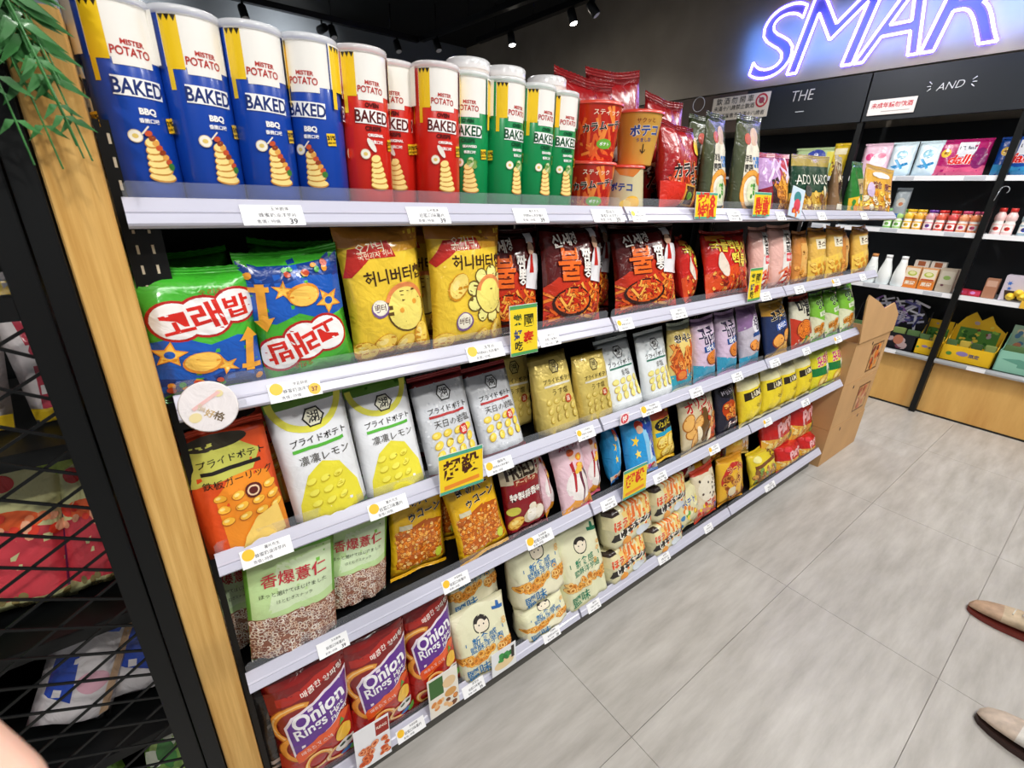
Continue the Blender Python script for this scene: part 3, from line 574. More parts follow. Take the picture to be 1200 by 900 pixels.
@design('onioncrisp', '#4a5138', '#3d452f', 'flat', .165, .245, .06)
def _(a):
    a.poly([(.22, .45), (.3, .72), (.5, .85), (.7, .84), (.86, .66), (.84, .1), (.2, .1)], '#ece5d3', ); a.ell(.62, .83, .17, .14, '#d9b9a4'); a.ell(.36, .8, .12, .09, '#c45848'); a.text('洋葱', .38, .6, .24, '#2b2b2b', 0, .05); a.text('圈圈', .38, .5, .24, '#2b2b2b', 0, .05); a.text('CHIPS', .68, .56, .3, '#3f7cc0', 0, .06, hs=2)
    a.arc(.5, .24, .38, .1, '#c2781e', n=24, sq=.95); a.arc(.5, .242, .37, .08, '#eda848', n=24, sq=.95); a.ell(.52, .25, .2, .2, '#dfe3c0'); a.bits(.42, .2, .62, .32, 12, .035, ['#3f8a3a', '#6ab04a'], 'blob'); a.ell(.74, .38, .1, .1, '#e07f2a')
@design('purplefry', '#8e1e33', '#a8283a', 'flat', .2, .155, .06)
def _(a):
    a.poly([(0, .45), (.55, .55), (.55, .98), (0, .98)], '#b98fc4'); a.poly([(.5, .5), (1, .45), (1, .95), (.6, .95)], '#b8203a'); a.poly([(.25, .1), (.5, .1), (.5, .66), (.25, .6)], '#2b1622'); a.bits(.5, .05, .96, .42, 20, .1, ['#e9a63c', '#d98a28', '#f2c25a'], 'stick', edge='#9c5a16'); a.bits(.1, .65, .9, .92, 8, .05, ['#e0c4e8', '#f0dcf2'], 'stick')
@design('avocado', '#123f2a', '#a8923c', 'flat', .3, .17, .07)
def _(a):
    a.rect(0, .86, 1, 1, '#a8923c'); a.poly([(0, 0), (1, 0), (1, .38), (0, .4)], '#caa23c'); a.bits(.03, .03, .97, .36, 40, .05, ['#e9c05a', '#c58f2a', '#f2dc8a', '#7a4a1c'], 'blob', edge='#8d5a1a'); a.text('ADO', .22, .62, .3, '#e9e6d8', 0, .0); a.text('KADO', .64, .62, .4, '#e9e6d8', 0, .0); a.ell(.3, .42, .08, .06, '#4a4640'); a.ell(.72, .4, .06, .06, '#efe6c8')
@design('brownclear', '#8b6b4a', '#c9bd98', 'flat', .13, .2, .05)
def _(a): a.ell(.5, .45, .3, .32, '#3a2418'); a.bits(.1, .6, .9, .9, 12, .08, ['#e4dcc0', '#b9a67c'], 'blob'); a.rect(.15, .1, .85, .2, '#efe8d4')
@design('greengold', '#2f7d34', '#2a6e2e', 'flat', .19, .185, .06)
def _(a): a.poly([(0, 0), (1, 0), (1, .42), (0, .36)], '#e9b82c'); a.rect(.3, .42, .75, .72, '#c9b47a'); a.text('海苔', .52, .57, .3, '#5a2a1c', 0, .06); a.bits(.05, .04, .95, .36, 26, .06, ['#f6d23c', '#3f8a3a', '#f0e6b0', '#e08f2a'], 'blob')
@design('goldmix', '#dba63a', '#caa14a', 'flat', .21, .18, .06)
def _(a): a.bits(.04, .04, .96, .45, 44, .06, ['#f6d25a', '#e0902a', '#a86424', '#f4ead0'], 'blob', edge='#8d5a1a'); a.text('綜合', .35, .62, .3, '#7a2a1c', 4, .08, .04, '#f6e9c0'); a.text('果仁', .7, .6, .3, '#7a2a1c', 4, .08, .04, '#f6e9c0'); a.ell(.5, .85, .3, .06, '#efe9e4'); a.ell(.15, .5, .09, .14, '#cdb7d9')
# wall display goods
def pouchd(name, body, fn, w=.12, h=.17): DES[name] = dict(body=body, seal=body, kind='flat', w=w, h=h, D=.05, mats=film, fn=fn, cell=.02)
pouchd('pinkpouch', '#e9c3d6', lambda a: (a.ell(.3, .62, .16, .14, '#d9407f'), a.ell(.62, .5, .28, .3, '#f5e8ee'), a.ell(.7, .66, .14, .1, '#e88aa8'), a.rect(.1, .05, .9, .16, '#f0d0dc')), .17, .2)
pouchd('whitebluepouch', '#d3e6f0', lambda a: (a.ell(.5, .6, .33, .33, '#f1f6fa', n=22), a.ell(.5, .66, .22, .17, '#8cc4dc'), a.poly([(.15, .3), (.8, .42), (.85, .36), (.4, .22)], '#1f86c4'), a.poly([(.25, .5), (.6, .2), (.7, .24), (.36, .52)], '#2f9ad0')), .16, .2)
def dal(bg, sw): return lambda a: (a.poly([(0, 0), (1, 0), (1, .3), (.5, .22), (0, .32)], sw), a.rect(.38, .55, .74, .96, '#dfe0e8'), a.text('LZ 3in1', .56, .8, .3, '#2a2a4a', 0, .04), a.ell(.17, .66, .1, .1, '#f2c43a'), a.text('40', .17, .66, .1, '#7a3a10', 0, .03), a.text('dalli', .5, .47, .46, '#d9241c', 0, .04, .03, '#f6f2f4', sh=.15), a.ell(.84, .5, .14, .24, bg))
pouchd('magentapouch', '#b01c68', dal('#7d1560', '#d4557f'), .25, .2)
pouchd('bluepouch', '#15489c', dal('#0e3a80', '#2f86b8'), .24, .2)
pouchd('greenpods', '#b9cf9a', lambda a: (a.ell(.55, .7, .25, .18, '#3a4aa8'), a.text('3', .55, .7, .12, '#e4e6f8', 0, .08), a.ell(.2, .6, .1, .08, '#5f9c4a'), a.bits(.1, .08, .9, .4, 14, .08, ['#5f9c4a', '#e4ecd0', '#8cb86a'], 'blob'), a.poly([(.85, .5), (.98, .5), (.98, .9), (.8, .9)], '#e6dc5a')), .28, .17)
pouchd('greypacket', '#9da6ac', lambda a: (a.ell(.5, .6, .3, .25, '#c6c3ba'), a.rect(.05, .05, .95, .25, '#3f6fb8'), a.ell(.55, .55, .15, .1, '#b8704a')), .1, .17)
# candy behind the wire mesh
pouchd('candyred', '#d6d49a', lambda a: (a.poly([(0, .1), (1, .1), (1, .5), (.5, .56), (0, .5)], '#cf3f4a'), a.ell(.4, .58, .32, .12, '#e8602c'), a.ell(.3, .8, .14, .1, '#d42a24'), a.rect(.9, .1, .97, .7, '#6a2a5c'), a.bits(.1, .02, .9, .12, 14, .06, ['#8a7a4a', '#b5ab72'], 'blob'), a.bits(.08, .48, .9, .6, 14, .07, ['#f08a5a', '#e8402c', '#f6b08a'], 'blob'), a.poly([(0, .8), (.5, .9), (1, .8), (1, 1), (0, 1)], '#a8c24a')), .12, .24)
pouchd('candystripe', '#e3dcdc', lambda a: (a.poly([(.15, .1), (.35, .1), (.45, .5), (.3, .9), (.15, .9), (.25, .5)], '#b8384a'), a.poly([(.6, .15), (.8, .2), (.88, .5), (.7, .88), (.55, .85), (.7, .5)], '#b8384a'), a.rect(0, 0, 1, .12, '#e8c22c'), a.rect(0, .88, 1, 1, '#e8c22c')), .11, .2)
pouchd('candyblue', '#c9c4c6', lambda a: (a.poly([(.1, .3), (.45, .25), (.4, .62), (.12, .6)], '#1f3f9c'), a.poly([(.2, .8), (.8, .78), (.9, .98), (.1, .98)], '#1f4fc0'), a.ell(.65, .4, .2, .16, '#c99aa8'), a.rect(.85, .1, .95, .9, '#c9a888')), .12, .22)
pouchd('candygreen', '#7fae4c', lambda a: (a.bits(.08, .1, .92, .9, 30, .13, ['#dfe4d0', '#3f8a3a', '#a8c86a', '#2f6a2e'], 'blob'),), .13, .16)
pouchd('candyyellow', '#e9c62c', lambda a: (a.bits(.1, .1, .9, .6, 16, .12, ['#c99a1c', '#f6e05a', '#8a5a2a'], 'blob'), a.rect(.1, .7, .9, .9, '#f3e7c0')), .12, .16)

PROTO = {}
def kids(o): return [c for c in o.children]
def copy_tree(o):
    c = o.copy(); COL.objects.link(c)
    for ch in CH[o.name]:
        d = ch.copy(); COL.objects.link(d); d.parent = c
        for g in CH.get(ch.name, []): e = g.copy(); COL.objects.link(e); e.parent = d
    return c
CH = {}
def remember(root):
    CH[root.name] = [o for o in bpy.data.objects if o.parent == root]
    for c in CH[root.name]: CH[c.name] = [o for o in bpy.data.objects if o.parent == c]
KN = {'pillow': 'snack_bag', 'flat': 'snack_pouch', 'block': 'snack_sack', 'box': 'snack_pack'}
def bag(des, label, x, y, z, w=None, h=None, lean=0, roll=0, yaw=0, group=None, cat='snack bag', D=None):
    d = DES[des]; w = w or d['w']; h = h or d['h']
    if des not in PROTO:
        B = Bag(d['w'], d['h'], d['D'], d['kind'], seed=len(PROTO) * 1.37, cell=d['cell'])
        t = link(KN[d['kind']], None)
        B.body(d['body'], d['seal'], .045, d['mats'], t)
        a = Art(d['w'], d['h'], seed=len(des) * 7 + 3); d['fn'](a)
        a.emit(B.surf, [i * B.w / B.nx for i in range(1, B.nx)], [k * B.h / B.nz for k in range(1, B.nz)], d['mats'], t)
        if d['kind'] in ('pillow', 'flat'): B.seals(d['seal'], d['mats'], t, True, d['kind'] == 'pillow')
        remember(t); PROTO[des] = t
    else: t = copy_tree(PROTO[des])
    Dr = d['D'] * (D or 1) / 2
    t.scale = (w / d['w'], D or 1, h / d['h'])
    le, ro = radians(lean), radians(roll)
    up = Matrix.Rotation(radians(yaw), 4, 'Z') @ Matrix.Rotation(-le, 4, 'X') @ Matrix.Rotation(ro, 4, 'Y')
    t.rotation_euler = up.to_euler()
    dz = .011 * h / d['h'] if d['kind'] == 'pillow' else 0.001
    if abs(roll) > 120: t.location = Vector((x, y + Dr * .5, z + dz)) - up.to_3x3() @ Vector((0, 0, h)); 
    else: t.location = (x, y + Dr * .5, z + dz + abs(sin(ro)) * w / 2 * 0.9)
    setp(t, label, cat, group); return t

# ================================================================== SETTING
def struct(o): o['kind'] = 'structure'; return o
TX, TY = 0.90, 0.45
fl = MB(); fl.box(-3, -4, -0.06, 4.6, 6, -0.006, '#4b4a48'); floor = struct(fl.build('floor', mat('grout', '#a39f99', rough=0.9)))
M = bpy.data.materials.new('stone_tile'); M.use_nodes = True; nt = M.node_tree; Nn = nt.nodes; L = nt.links; b = Nn['Principled BSDF']
tc = Nn.new('ShaderNodeNewGeometry'); mp = Nn.new('ShaderNodeMapping'); mp.inputs['Scale'].default_value = (1.6, 9, 1); n1 = Nn.new('ShaderNodeTexNoise'); n1.inputs['Scale'].default_value = 2.2; n1.inputs['Detail'].default_value = 9; n1.inputs['Roughness'].default_value = .62
L.new(tc.outputs['Position'], mp.inputs[0]); L.new(mp.outputs[0], n1.inputs['Vector'])
cr = Nn.new('ShaderNodeValToRGB'); cr.color_ramp.elements[0].position = .25; cr.color_ramp.elements[1].position = .78; cr.color_ramp.elements[0].color = (*lin('#a39e97'), 1); cr.color_ramp.elements[1].color = (*lin('#cdc9c3'), 1)
n2 = Nn.new('ShaderNodeTexNoise'); n2.inputs['Scale'].default_value = 1.1; n2.inputs['Detail'].default_value = 4; L.new(tc.outputs['Position'], n2.inputs['Vector'])
mx = Nn.new('ShaderNodeMix'); mx.data_type = 'RGBA'; mx.blend_type = 'MULTIPLY'; mx.inputs[0].default_value = .35
cr2 = Nn.new('ShaderNodeValToRGB'); cr2.color_ramp.elements[0].position = .3; cr2.color_ramp.elements[1].position = .7; cr2.color_ramp.elements[0].color = (.75, .75, .76, 1)
L.new(n1.outputs['Fac'], cr.inputs[0]); L.new(n2.outputs['Fac'], cr2.inputs[0]); L.new(cr.outputs[0], mx.inputs[6]); L.new(cr2.outputs[0], mx.inputs[7]); L.new(mx.outputs[2], b.inputs['Base Color'])
b.inputs['Roughness'].default_value = .36; bp = Nn.new('ShaderNodeBump'); bp.inputs['Strength'].default_value = .12; bp.inputs['Distance'].default_value = .002; L.new(n1.outputs['Fac'], bp.inputs['Height']); L.new(bp.outputs[0], b.inputs['Normal'])
tm = MB().box(.0007, .0007, -.008, TX - .0007, TY - .0007, 0).mesh('tile', M)
for i in range(-2, 4):
    for j in range(-6, 6):
        link('tile', tm, floor, (0.80 + i * TX, -0.75 + j * TY, 0))
cm = MB(); cm.box(-3, -4, 3.16, 4.6, 6, 3.26); struct(cm.build('ceiling', ceilmat))
struct(MB().box(4.5, -4, 0, 4.62, 6, 3.16).build('wall_right', concrete))
struct(MB().box(-3, 5.78, 0, 4.5, 5.9, 3.16).build('wall_back', bluegrey))
struct(MB().box(4.11, -4, 2.165, 4.5, 5.78, 3.16).build('trim_1', concrete))

# header boards of the wall display
hb = thing('header_boards', 'dark header boards lettered THE and AND under the neon sign', 'sign board', (4.12, 0, 1.87))
for k, (y0, y1, mt) in enumerate([(-3.2, -1.70, darkpanel), (-1.69, -0.885, darkpanel), (-0.88, -0.07, darkpanel), (-0.06, 0.745, darkpanel), (0.755, 1.60, darkpanel), (1.605, 2.45, brownpanel), (2.455, 4.2, brownpanel)]):
    MB().box(-.006, y0, 0.0, .02, y1, .285, bev=.001).build('board', mt, hb)
def wall_text(parent, s, y, z, w, col, thick=.002, bold=.01, rot=0, hs=1.0, sh=0, em=0, x=-.0065):
    V, F, asp = text_tris(s, bold); mb = MB(); c, d = cos(radians(rot)), sin(radians(rot)); P = []
    for a, b in V:
        a2, b2 = a + b * sh, b * hs; P.append(mb.bm.verts.new((x - thick, -(a2 * c - b2 * d) * w + y, (a2 * d + b2 * c) * w + z)))
    for f in F: mb.face([P[i] for i in f], lin(col))
    return mb.build('lettering', card, parent)
wall_text(hb, 'THE', 1.175, .205, .155, '#d9d6d2', rot=0, bold=-.012, sh=.1, hs=1.15); MB().box(-.008, 1.14, .098, -.006, 1.2, .102).build('underline', whiteplastic, hb)
wall_text(hb, 'AND', .315, .16, .125, '#e2e2e6', rot=3, bold=-.012, sh=.25)
for sg, yy in ((1, .40), (-1, .23)):
    for k in range(3):
        a = radians(-35 + 35 * k); MB().bar((-.0085, yy + sg * .012 * cos(a), .165 + .02 * sin(a)), (-.0085, yy + sg * .032 * cos(a), .165 + .045 * sin(a)), .0025, 5).build('flick_mark', whiteplastic, hb)
mb = MB()
for i in range(30): a = 2 * pi * i / 30; a2 = 2 * pi * (i + 1) / 30; mb.bar((-.009, 2.03 + .055 * cos(a), .235 + .055 * sin(a)), (-.009, 2.03 + .055 * cos(a2), .235 + .055 * sin(a2)), .003, 5, cap=False)
mb.build('ring_mark', whiteplastic, hb)

# neon sign
neonw = mat('neon_tube', '#e9e4ff', emit=4.5, emitcol='#ece4ff'); neonb = mat('neon_backing', '#57508f', rough=.5); neonj = mat('neon_halo_jacket', '#7a5cff', rough=.3, alpha=.22, emit=2.2, emitcol='#5a3cff')  # violet glow of the translucent jacket imitates the halo round the tubes
ns = thing('neon_sign', 'large outlined italic neon lettering reading SMART glowing white and violet', 'neon sign', (4.085, 0, 2.22))
for ch, y0, y1 in (('S', 1.615, 1.33), ('M', 1.31, .885), ('A', .875, .525), ('R', .515, .165), ('T', .20, -.20)):
    cu = bpy.data.curves.new('t', 'FONT'); cu.body = ch; cu.size = 1; cu.offset = -.004; cu.resolution_u = 6; cu.fill_mode = 'NONE'
    ob = bpy.data.objects.new('t', cu); me0 = ob.to_mesh(); Vt = [v.co.copy() for v in me0.vertices]; Et = [tuple(e.vertices) for e in me0.edges]; ob.to_mesh_clear(); bpy.data.objects.remove(ob)
    xa, xb = min(v.x for v in Vt), max(v.x for v in Vt); za, zb = min(v.y for v in Vt), max(v.y for v in Vt); Hh = .44; W = y0 - y1
    q = lambda v, x=0.0: Vector((x, y0 - (v.x - xa) / (xb - xa) * W - (v.y - za) / (zb - za) * Hh * .2, (v.y - za) / (zb - za) * Hh))
    core, jack = MB(), MB()
    for e0, e1 in Et:
        if (q(Vt[e0]) - q(Vt[e1])).length < 1e-4: continue
        core.bar(q(Vt[e0]), q(Vt[e1]), .0075, 6); jack.bar(q(Vt[e0], .001), q(Vt[e1], .001), .016, 8, cap=False)
    lt = core.build('letter', neonw, ns); jack.build('halo_jacket', neonj, lt)
    loops = []; nb = {}
    for e0, e1 in Et: nb.setdefault(e0, []).append(e1); nb.setdefault(e1, []).append(e0)
    left = set(nb)
    while left:
        c0 = left.pop(); lp_ = [c0]; cur = c0
        while True:
            nx_ = [k for k in nb[cur] if k in left]
            if not nx_: break
            cur = nx_[0]; left.discard(cur); lp_.append(cur)
        loops.append(lp_)
    P2 = [[Vector((q(Vt[k]).y, q(Vt[k]).z, 0)) for k in lp_] for lp_ in loops]; flat2 = [p for lp_ in P2 for p in lp_]
    bb = MB(); vs = [bb.bm.verts.new((.014, p.x, p.y)) for p in flat2]
    for f in tessellate_polygon(P2): bb.face([vs[k] for k in f])
    ex = bmesh.ops.extrude_face_region(bb.bm, geom=bb.bm.faces[:]); bmesh.ops.translate(bb.bm, verts=[v for v in ex['geom'] if isinstance(v, bmesh.types.BMVert)], vec=(.006, 0, 0))
    bb.build('letter_backing', neonb, ns)
l = bpy.data.lights.new('neon_glow', 'AREA'); l.shape = 'RECTANGLE'; l.size = 1.9; l.size_y = .3; l.energy = 9; l.color = (.08, .25, 1)
o = bpy.data.objects.new('neon_glow', l); COL.objects.link(o); o.location = (4.03, .72, 2.42); o.rotation_euler = (0, radians(-90), 0)
o.rotation_euler = Matrix(((0, 0, -1), (1, 0, 0), (0, -1, 0))).to_euler()

# ------------------------------------------------------------------ ceiling fittings
for i, (x, y) in enumerate(PANELS):
    t = thing('ceiling_light', ['slim white linear ceiling light above the aisle end nearest the oak post', 'slim white linear ceiling light above the potato can shelves', 'slim white linear ceiling light above the far half of the aisle', 'slim white linear ceiling light nearest the wall display', 'added linear ceiling light brightening the walls behind the snack shelves'][i], 'ceiling light', (x, y, 2.9))
    MB().box(-.6, -.16, -.02, .6, .16, .03, bev=.004).build('housing', whiteplastic, t)
    MB().box(-.575, -.14, -.026, .575, .14, -.0205).build('diffuser', mat('lit_diffuser', '#ffffff', emit=4), t)
    for sx in (-.5, .5): MB().bar((sx, 0, .03), (sx, 0, .26), .003, 6).build('hanger', steel, t)
def track(name, label, a, b, drops):
    t = thing('light_track', label, 'light track', a); d = Vector(b) - Vector(a); L_ = d.length; ang = math.atan2(d.y, d.x)
    M4 = Matrix.Rotation(ang, 4, 'Z'); mb = MB(); mb.box(0, -.03, -.03, L_, .03, .02, M=M4); mb.build('rail', blackmetal, t)
    for k in range(drops):
        p = M4 @ Vector((L_ * (k + .5) / drops, 0, 0)); MB().bar((p.x, p.y, .02), (p.x, p.y, .26), .006, 6).build('hanger', blackmetal, t)
track('t', 'black ceiling light track running along the blue grey wall behind the shelves', (-1.5, 4.95, 2.9), (2.95, 4.95, 2.9), 7)
track('t', 'black ceiling light track running across toward the neon wall', (2.97, 4.90, 2.9), (3.14, 2.6, 2.9), 4)
track('t', 'black ceiling light track above the aisle', (-1.6, -1.9, 2.9), (3.9, -1.6, 2.9), 6)
track('t', 'short black ceiling light track carrying the two bright far spotlights', (3.46, 4.5, 2.9), (3.46, 2.6, 2.9), 3)
track('t', 'short black ceiling light track in front of the wall display', (3.0, 1.6, 2.9), (3.0, .2, 2.9), 2)
NSP = ['track spotlight over the oak post end of the aisle', 'track spotlight over the far end of the aisle', 'track spotlight in front of the wall display', 'small bright track spotlight in the far ceiling corner', 'larger bright track spotlight nearest the neon wall', 'added track spotlight brightening the mesh cabinet, left end of the aisle track', 'track spotlight at the right end of the aisle track', 'added lit spotlight brightening the far wall, near the middle of its track', 'added lit spotlight brightening the far wall, toward the left of its track']
FR = [((1.0, -1.82, 2.80), 0)]
def spot(label, p, tgt, en, lit=True, group=None):
    t = thing('track_spotlight', label, 'spotlight', p); d = (Vector(tgt) - Vector(p)).normalized(); q = d.to_track_quat('-Z', 'Y').to_matrix().to_4x4()
    MB().bar((0, 0, .02), (0, 0, .1), .01, 8).build('stem', blackmetal, t)
    can = MB(); can.lathe([(.032, .06), (.036, .05), (.038, -.05), (.034, -.055)], 18); c = can.build('can', blackmetal, t); c.rotation_euler = q.to_euler()
    ln = MB(); ln.lathe([(.031, -.0555), (.028, -.058)], 18); c = ln.build('lens', mat('lit_lens', '#fff6e6', emit=60) if lit else whiteplastic, t); c.rotation_euler = q.to_euler()
    if en:
        l = bpy.data.lights.new('spot', 'SPOT'); l.energy = en * 1.1; l.spot_size = radians(110); l.spot_blend = 1.0; l.shadow_soft_size = .05; l.color = (1, .97, .92)
        o = bpy.data.objects.new('spot', l); COL.objects.link(o); o.location = Vector(p) + d * .065; o.rotation_euler = q.to_euler()
for (p, tg, en), lb in zip(SPOTS, NSP): spot(lb, p, tg, en)
spot('unlit black track spotlight beside the lit pair near the neon wall', (3.46, 2.75, 2.80), (3.9, 2.2, 1.9), 0, False)
for k, (x, y) in enumerate([(1.2, 4.95), (2.0, 4.95), (2.7, 4.95), (3.0, 4.6)]):
    spot(['first', 'second', 'third', 'corner'][k] + ' unlit black spotlight from the left on the far wall track' if k < 3 else 'unlit black spotlight hanging at the corner of the far track', (x, y, 2.79), (x + .1, y - .6, 1.5), 0, False)

# ------------------------------------------------------------------ gondola shelving
RZ = dict(A=1.284, B=1.030, C=.755, D=.482, E=.085)
DK = {k: v + .010 for k, v in RZ.items()}
def flat_print(a, name, M4, parent, mt=card):   # prints laid on a flat card, M4 maps card plane (x, 0, z)
    mb = MB(); 
    for nm in ('artwork', 'lettering'):
        V, F, C = a.b[nm]; vs = [mb.bm.verts.new(M4 @ Vector((x, -z, y))) for x, y, z in V]
        for f, c in zip(F, C): mb.face([vs[i] for i in f], c)
    return mb.build(name, mt, parent)
gon = thing('gondola_shelving', 'long black five tier snack gondola with white price rails and oak end panel', 'shelving', (0, 0, 0))
TAGS = dict(A=[(.133, .212, 1), (.368, .445, 0), (.581, .664, 0), (.788, .885, 0), (.914, .966, 2), (1.32, 1.39, 0), (1.6, 1.66, 0), (1.9, 1.97, 0), (2.3, 2.37, 0)], B=[(.128, .205, 3), (.478, .566, 2), (.66, .72, 0), (.911, .971, 2), (1.13, 1.2, 0), (1.62, 1.69, 0), (1.87, 1.95, 0), (2.2, 2.28, 2), (2.5, 2.57, 0)],
            C=[(.046, .125, 2), (.259, .339, 2), (.525, .60, 2), (.805, .87, 2), (1.06, 1.15, 2), (1.3, 1.37, 0), (1.55, 1.62, 0), (1.82, 1.9, 0), (2.1, 2.17, 0), (2.42, 2.5, 2)],
            D=[(.134, .195, 0), (.41, .482, 2), (.656, .747, 2), (.935, 1.0, 0), (1.18, 1.25, 0), (1.5, 1.57, 2), (1.9, 1.97, 2), (2.25, 2.33, 0)], E=[(.273, .349, 2), (.46, .53, 0), (.742, .81, 0), (.93, .99, 0), (1.3, 1.37, 0), (1.6, 1.66, 0), (2.1, 2.2, 0)])
TILT = Matrix.Rotation(math.atan2(.020, .034), 4, 'X')   # rail face leans back
for row in 'ABCDE':
    z = RZ[row]
    for bay in range(3):
        x0 = .0145 if bay == 0 else .9 * bay + .004; x1 = .9 * (bay + 1) - .004 if bay < 2 else 2.72
        mb = MB(); mb.box(x0, .021, z - .003, x1, .40, z + .010)
        for k in range(int((x1 - x0) / .025) - 1): mb.box(x0 + .02 + k * .025, .030, z + .0101, x0 + .032 + k * .025, .036, z + .0106, mi=1)
        sh = mb.build('shelf', [blackmetal, steel], gon)
        prof = [(.004, -.0005), (.0, .003), (-.0015, .006), (.006, .0165), (.0052, .0185), (.0085, .0205), (.0185, .033), (.0205, .034), (.0225, .033), (.0225, 0.0)]
        pr = MB(); pr.prism([(y, zz) for y, zz in prof], x0, x1, M=Matrix(((0, 0, 1, 0), (1, 0, 0, 0), (0, 1, 0, z), (0, 0, 0, 1)))); pr.build('price_rail', railmat, sh)
        lp = MB(); lp.prism([(x0 + .002, z + .030), (x1 - .002, z + .030), (x1 - .002, z + .046), (x1 - .008, z + .052), (x0 + .008, z + .052), (x0 + .002, z + .046)], -.0235, -.0225, M=Matrix(((1, 0, 0, 0), (0, 0, -1, 0), (0, 1, 0, 0), (0, 0, 0, 1)))); lp.build('clear_lip', clearpl, sh)
        for (a0, a1, kd) in TAGS[row]:
            if not (x0 <= a0 < x1): continue
            W = a1 - a0; a = Art(W, .031); a.STEP = .0001; a.rect(0, 0, 1, 1, '#f7f7f8')
            r = random.Random(int(a0 * 1000))
            a.text(r.choice(['薯片先生', '海苔餅乾', '洋芋片', '玉米脆果', '蝦味先']), .62, .8, .3, '#33333a', 0, .01); a.text(r.choice(['烘焙BBQ馬鈴薯片', '蜂蜜奶油洋芋片', '岩鹽口味薯片']), .57, .5, .6, '#3d3d45', 0, .01); a.text('售價1-特價', .4, .2, .36, '#6a6a72')
            if kd in (0, 1): a.text('39', .8, .2, .13, '#33333a', 0, .02)
            if kd in (2, 3): a.ell(.16, .68, .12, .12, '#f2c032')
            if kd == 3: a.ell(.86, .36, .12, .12, '#f2b62c'); a.text('37', .86, .36, .13, '#7a4a10', 0, .04)
            M4 = Matrix.Translation((a0, -.0052, z + .002)) @ Matrix.Rotation(-math.atan2(.019, .030), 4, 'X'); flat_print(a, 'price_tag', M4, sh)
for i in range(4):
    x = [.006, .905, 1.805, 2.68][i]; mb = MB(); mb.box(x - .005 if i else x, .045 if i == 0 else .34, 1.0 if i == 0 else 0.0, x + .040, .07 if i == 0 else .365, 1.40)
    if i == 0: mb.box(x, .045, 0, x + .010, .07, 1.0)
    up = mb.build('upright', blackmetal, gon); sl = MB()
    for k in range(40 if i == 0 else 0, 52):
        for dx in (.010, .026): sl.box(x + dx, (.0444 if i == 0 else .3394), .1 + k * .025, x + dx + .0028, (.0449 if i == 0 else .3399), .1 + k * .025 + .011)
    sl.build('slot_row', slotmat, up)
    MB().box(x - (.005 if i else 0), .385, 0, x + .040, .41, 1.40).build('upright', blackmetal, gon)
for i in range(3): MB().box(.9 * i + .01, .405, .05, .9 * i + .89, .42, 1.42).build('back_panel', blackmetal, gon)
MB().box(.01, .035, 0, 2.7, .05, .078).build('kick_plate', mat('kick_grey', '#4c4a45', rough=.5), gon)
ep = MB(); ep.box(-.046, -.004, 0, .0045, .86, 1.492, bev=.0015); setp(ep.build('end_panel', oak, gon), 'light oak end panel')

# far side of the gondola is another run of stock: a plain dark carcass
# ------------------------------------------------------------------ left mesh-fronted unit
mu = thing('mesh_cabinet', 'black shelf unit with expanded metal mesh front left of the oak panel', 'cabinet', (-.45, 0, 0))
fr = MB(); fr.box(.350, -.006, 0, .376, .02, 1.47, bev=.001); fr.box(.379, -.012, 0, .402, .03, 1.47, bev=.001); fr.box(-.5, -.006, 0, -.47, .02, 1.47); fr.box(-.5, -.006, 1.19, .35, .02, 1.215); fr.box(-.5, -.006, .04, .35, .02, .07)
fr.build('frame', blackmetal, mu)
wm = MB(); LX, LZ = .088, .052; x0, x1, z0, z1 = -.47, .35, .07, 1.19
for fam in (1, -1):
    sl_ = fam * LZ / LX; n0 = int(-2 * (x1 - x0) / LX) ; 
    for k in range(-60, 80):
        c = z0 + k * LZ; pts = []
        # z = c + sl_*(x-x0) clipped
        xa, xb = x0, x1; za, zb = c, c + sl_ * (x1 - x0)
        if max(za, zb) < z0 or min(za, zb) > z1: continue
        def clipx(zv): return x0 + (zv - c) / sl_
        if za < z0: xa = clipx(z0)
        if za > z1: xa = clipx(z1)
        if zb < z0: xb = clipx(z0)
        if zb > z1: xb = clipx(z1)
        if xb <= xa: continue
        za, zb = c + sl_ * (xa - x0), c + sl_ * (xb - x0); d = Vector((xb - xa, 0, zb - za)); n = Vector((-d.z, 0, d.x)).normalized() * .0019
        P = [Vector((xa, 0, za)) - n, Vector((xb, 0, zb)) - n, Vector((xb, 0, zb)) + n, Vector((xa, 0, za)) + n]; yy = .004 + .001 * fam
        f0 = [wm.bm.verts.new(p + Vector((0, yy - .001, 0))) for p in P]; f1 = [wm.bm.verts.new(p + Vector((0, yy + .001, 0))) for p in P]
        wm.face(f0); wm.face(f1[::-1])
        for i in range(4): wm.face([f0[(i + 1) % 4], f0[i], f1[i], f1[(i + 1) % 4]])
setp(wm.build('wire_mesh', blackmetal, mu), 'black expanded metal mesh')
for z in (1.022, .735, .475, .18): MB().box(-.48, .03, z - .022, .40, .36, z, bev=.001).build('shelf', blackmetal, mu)
MB().box(-.5, .37, 0, .40, .38, 1.47).build('back_panel', blackmetal, mu)
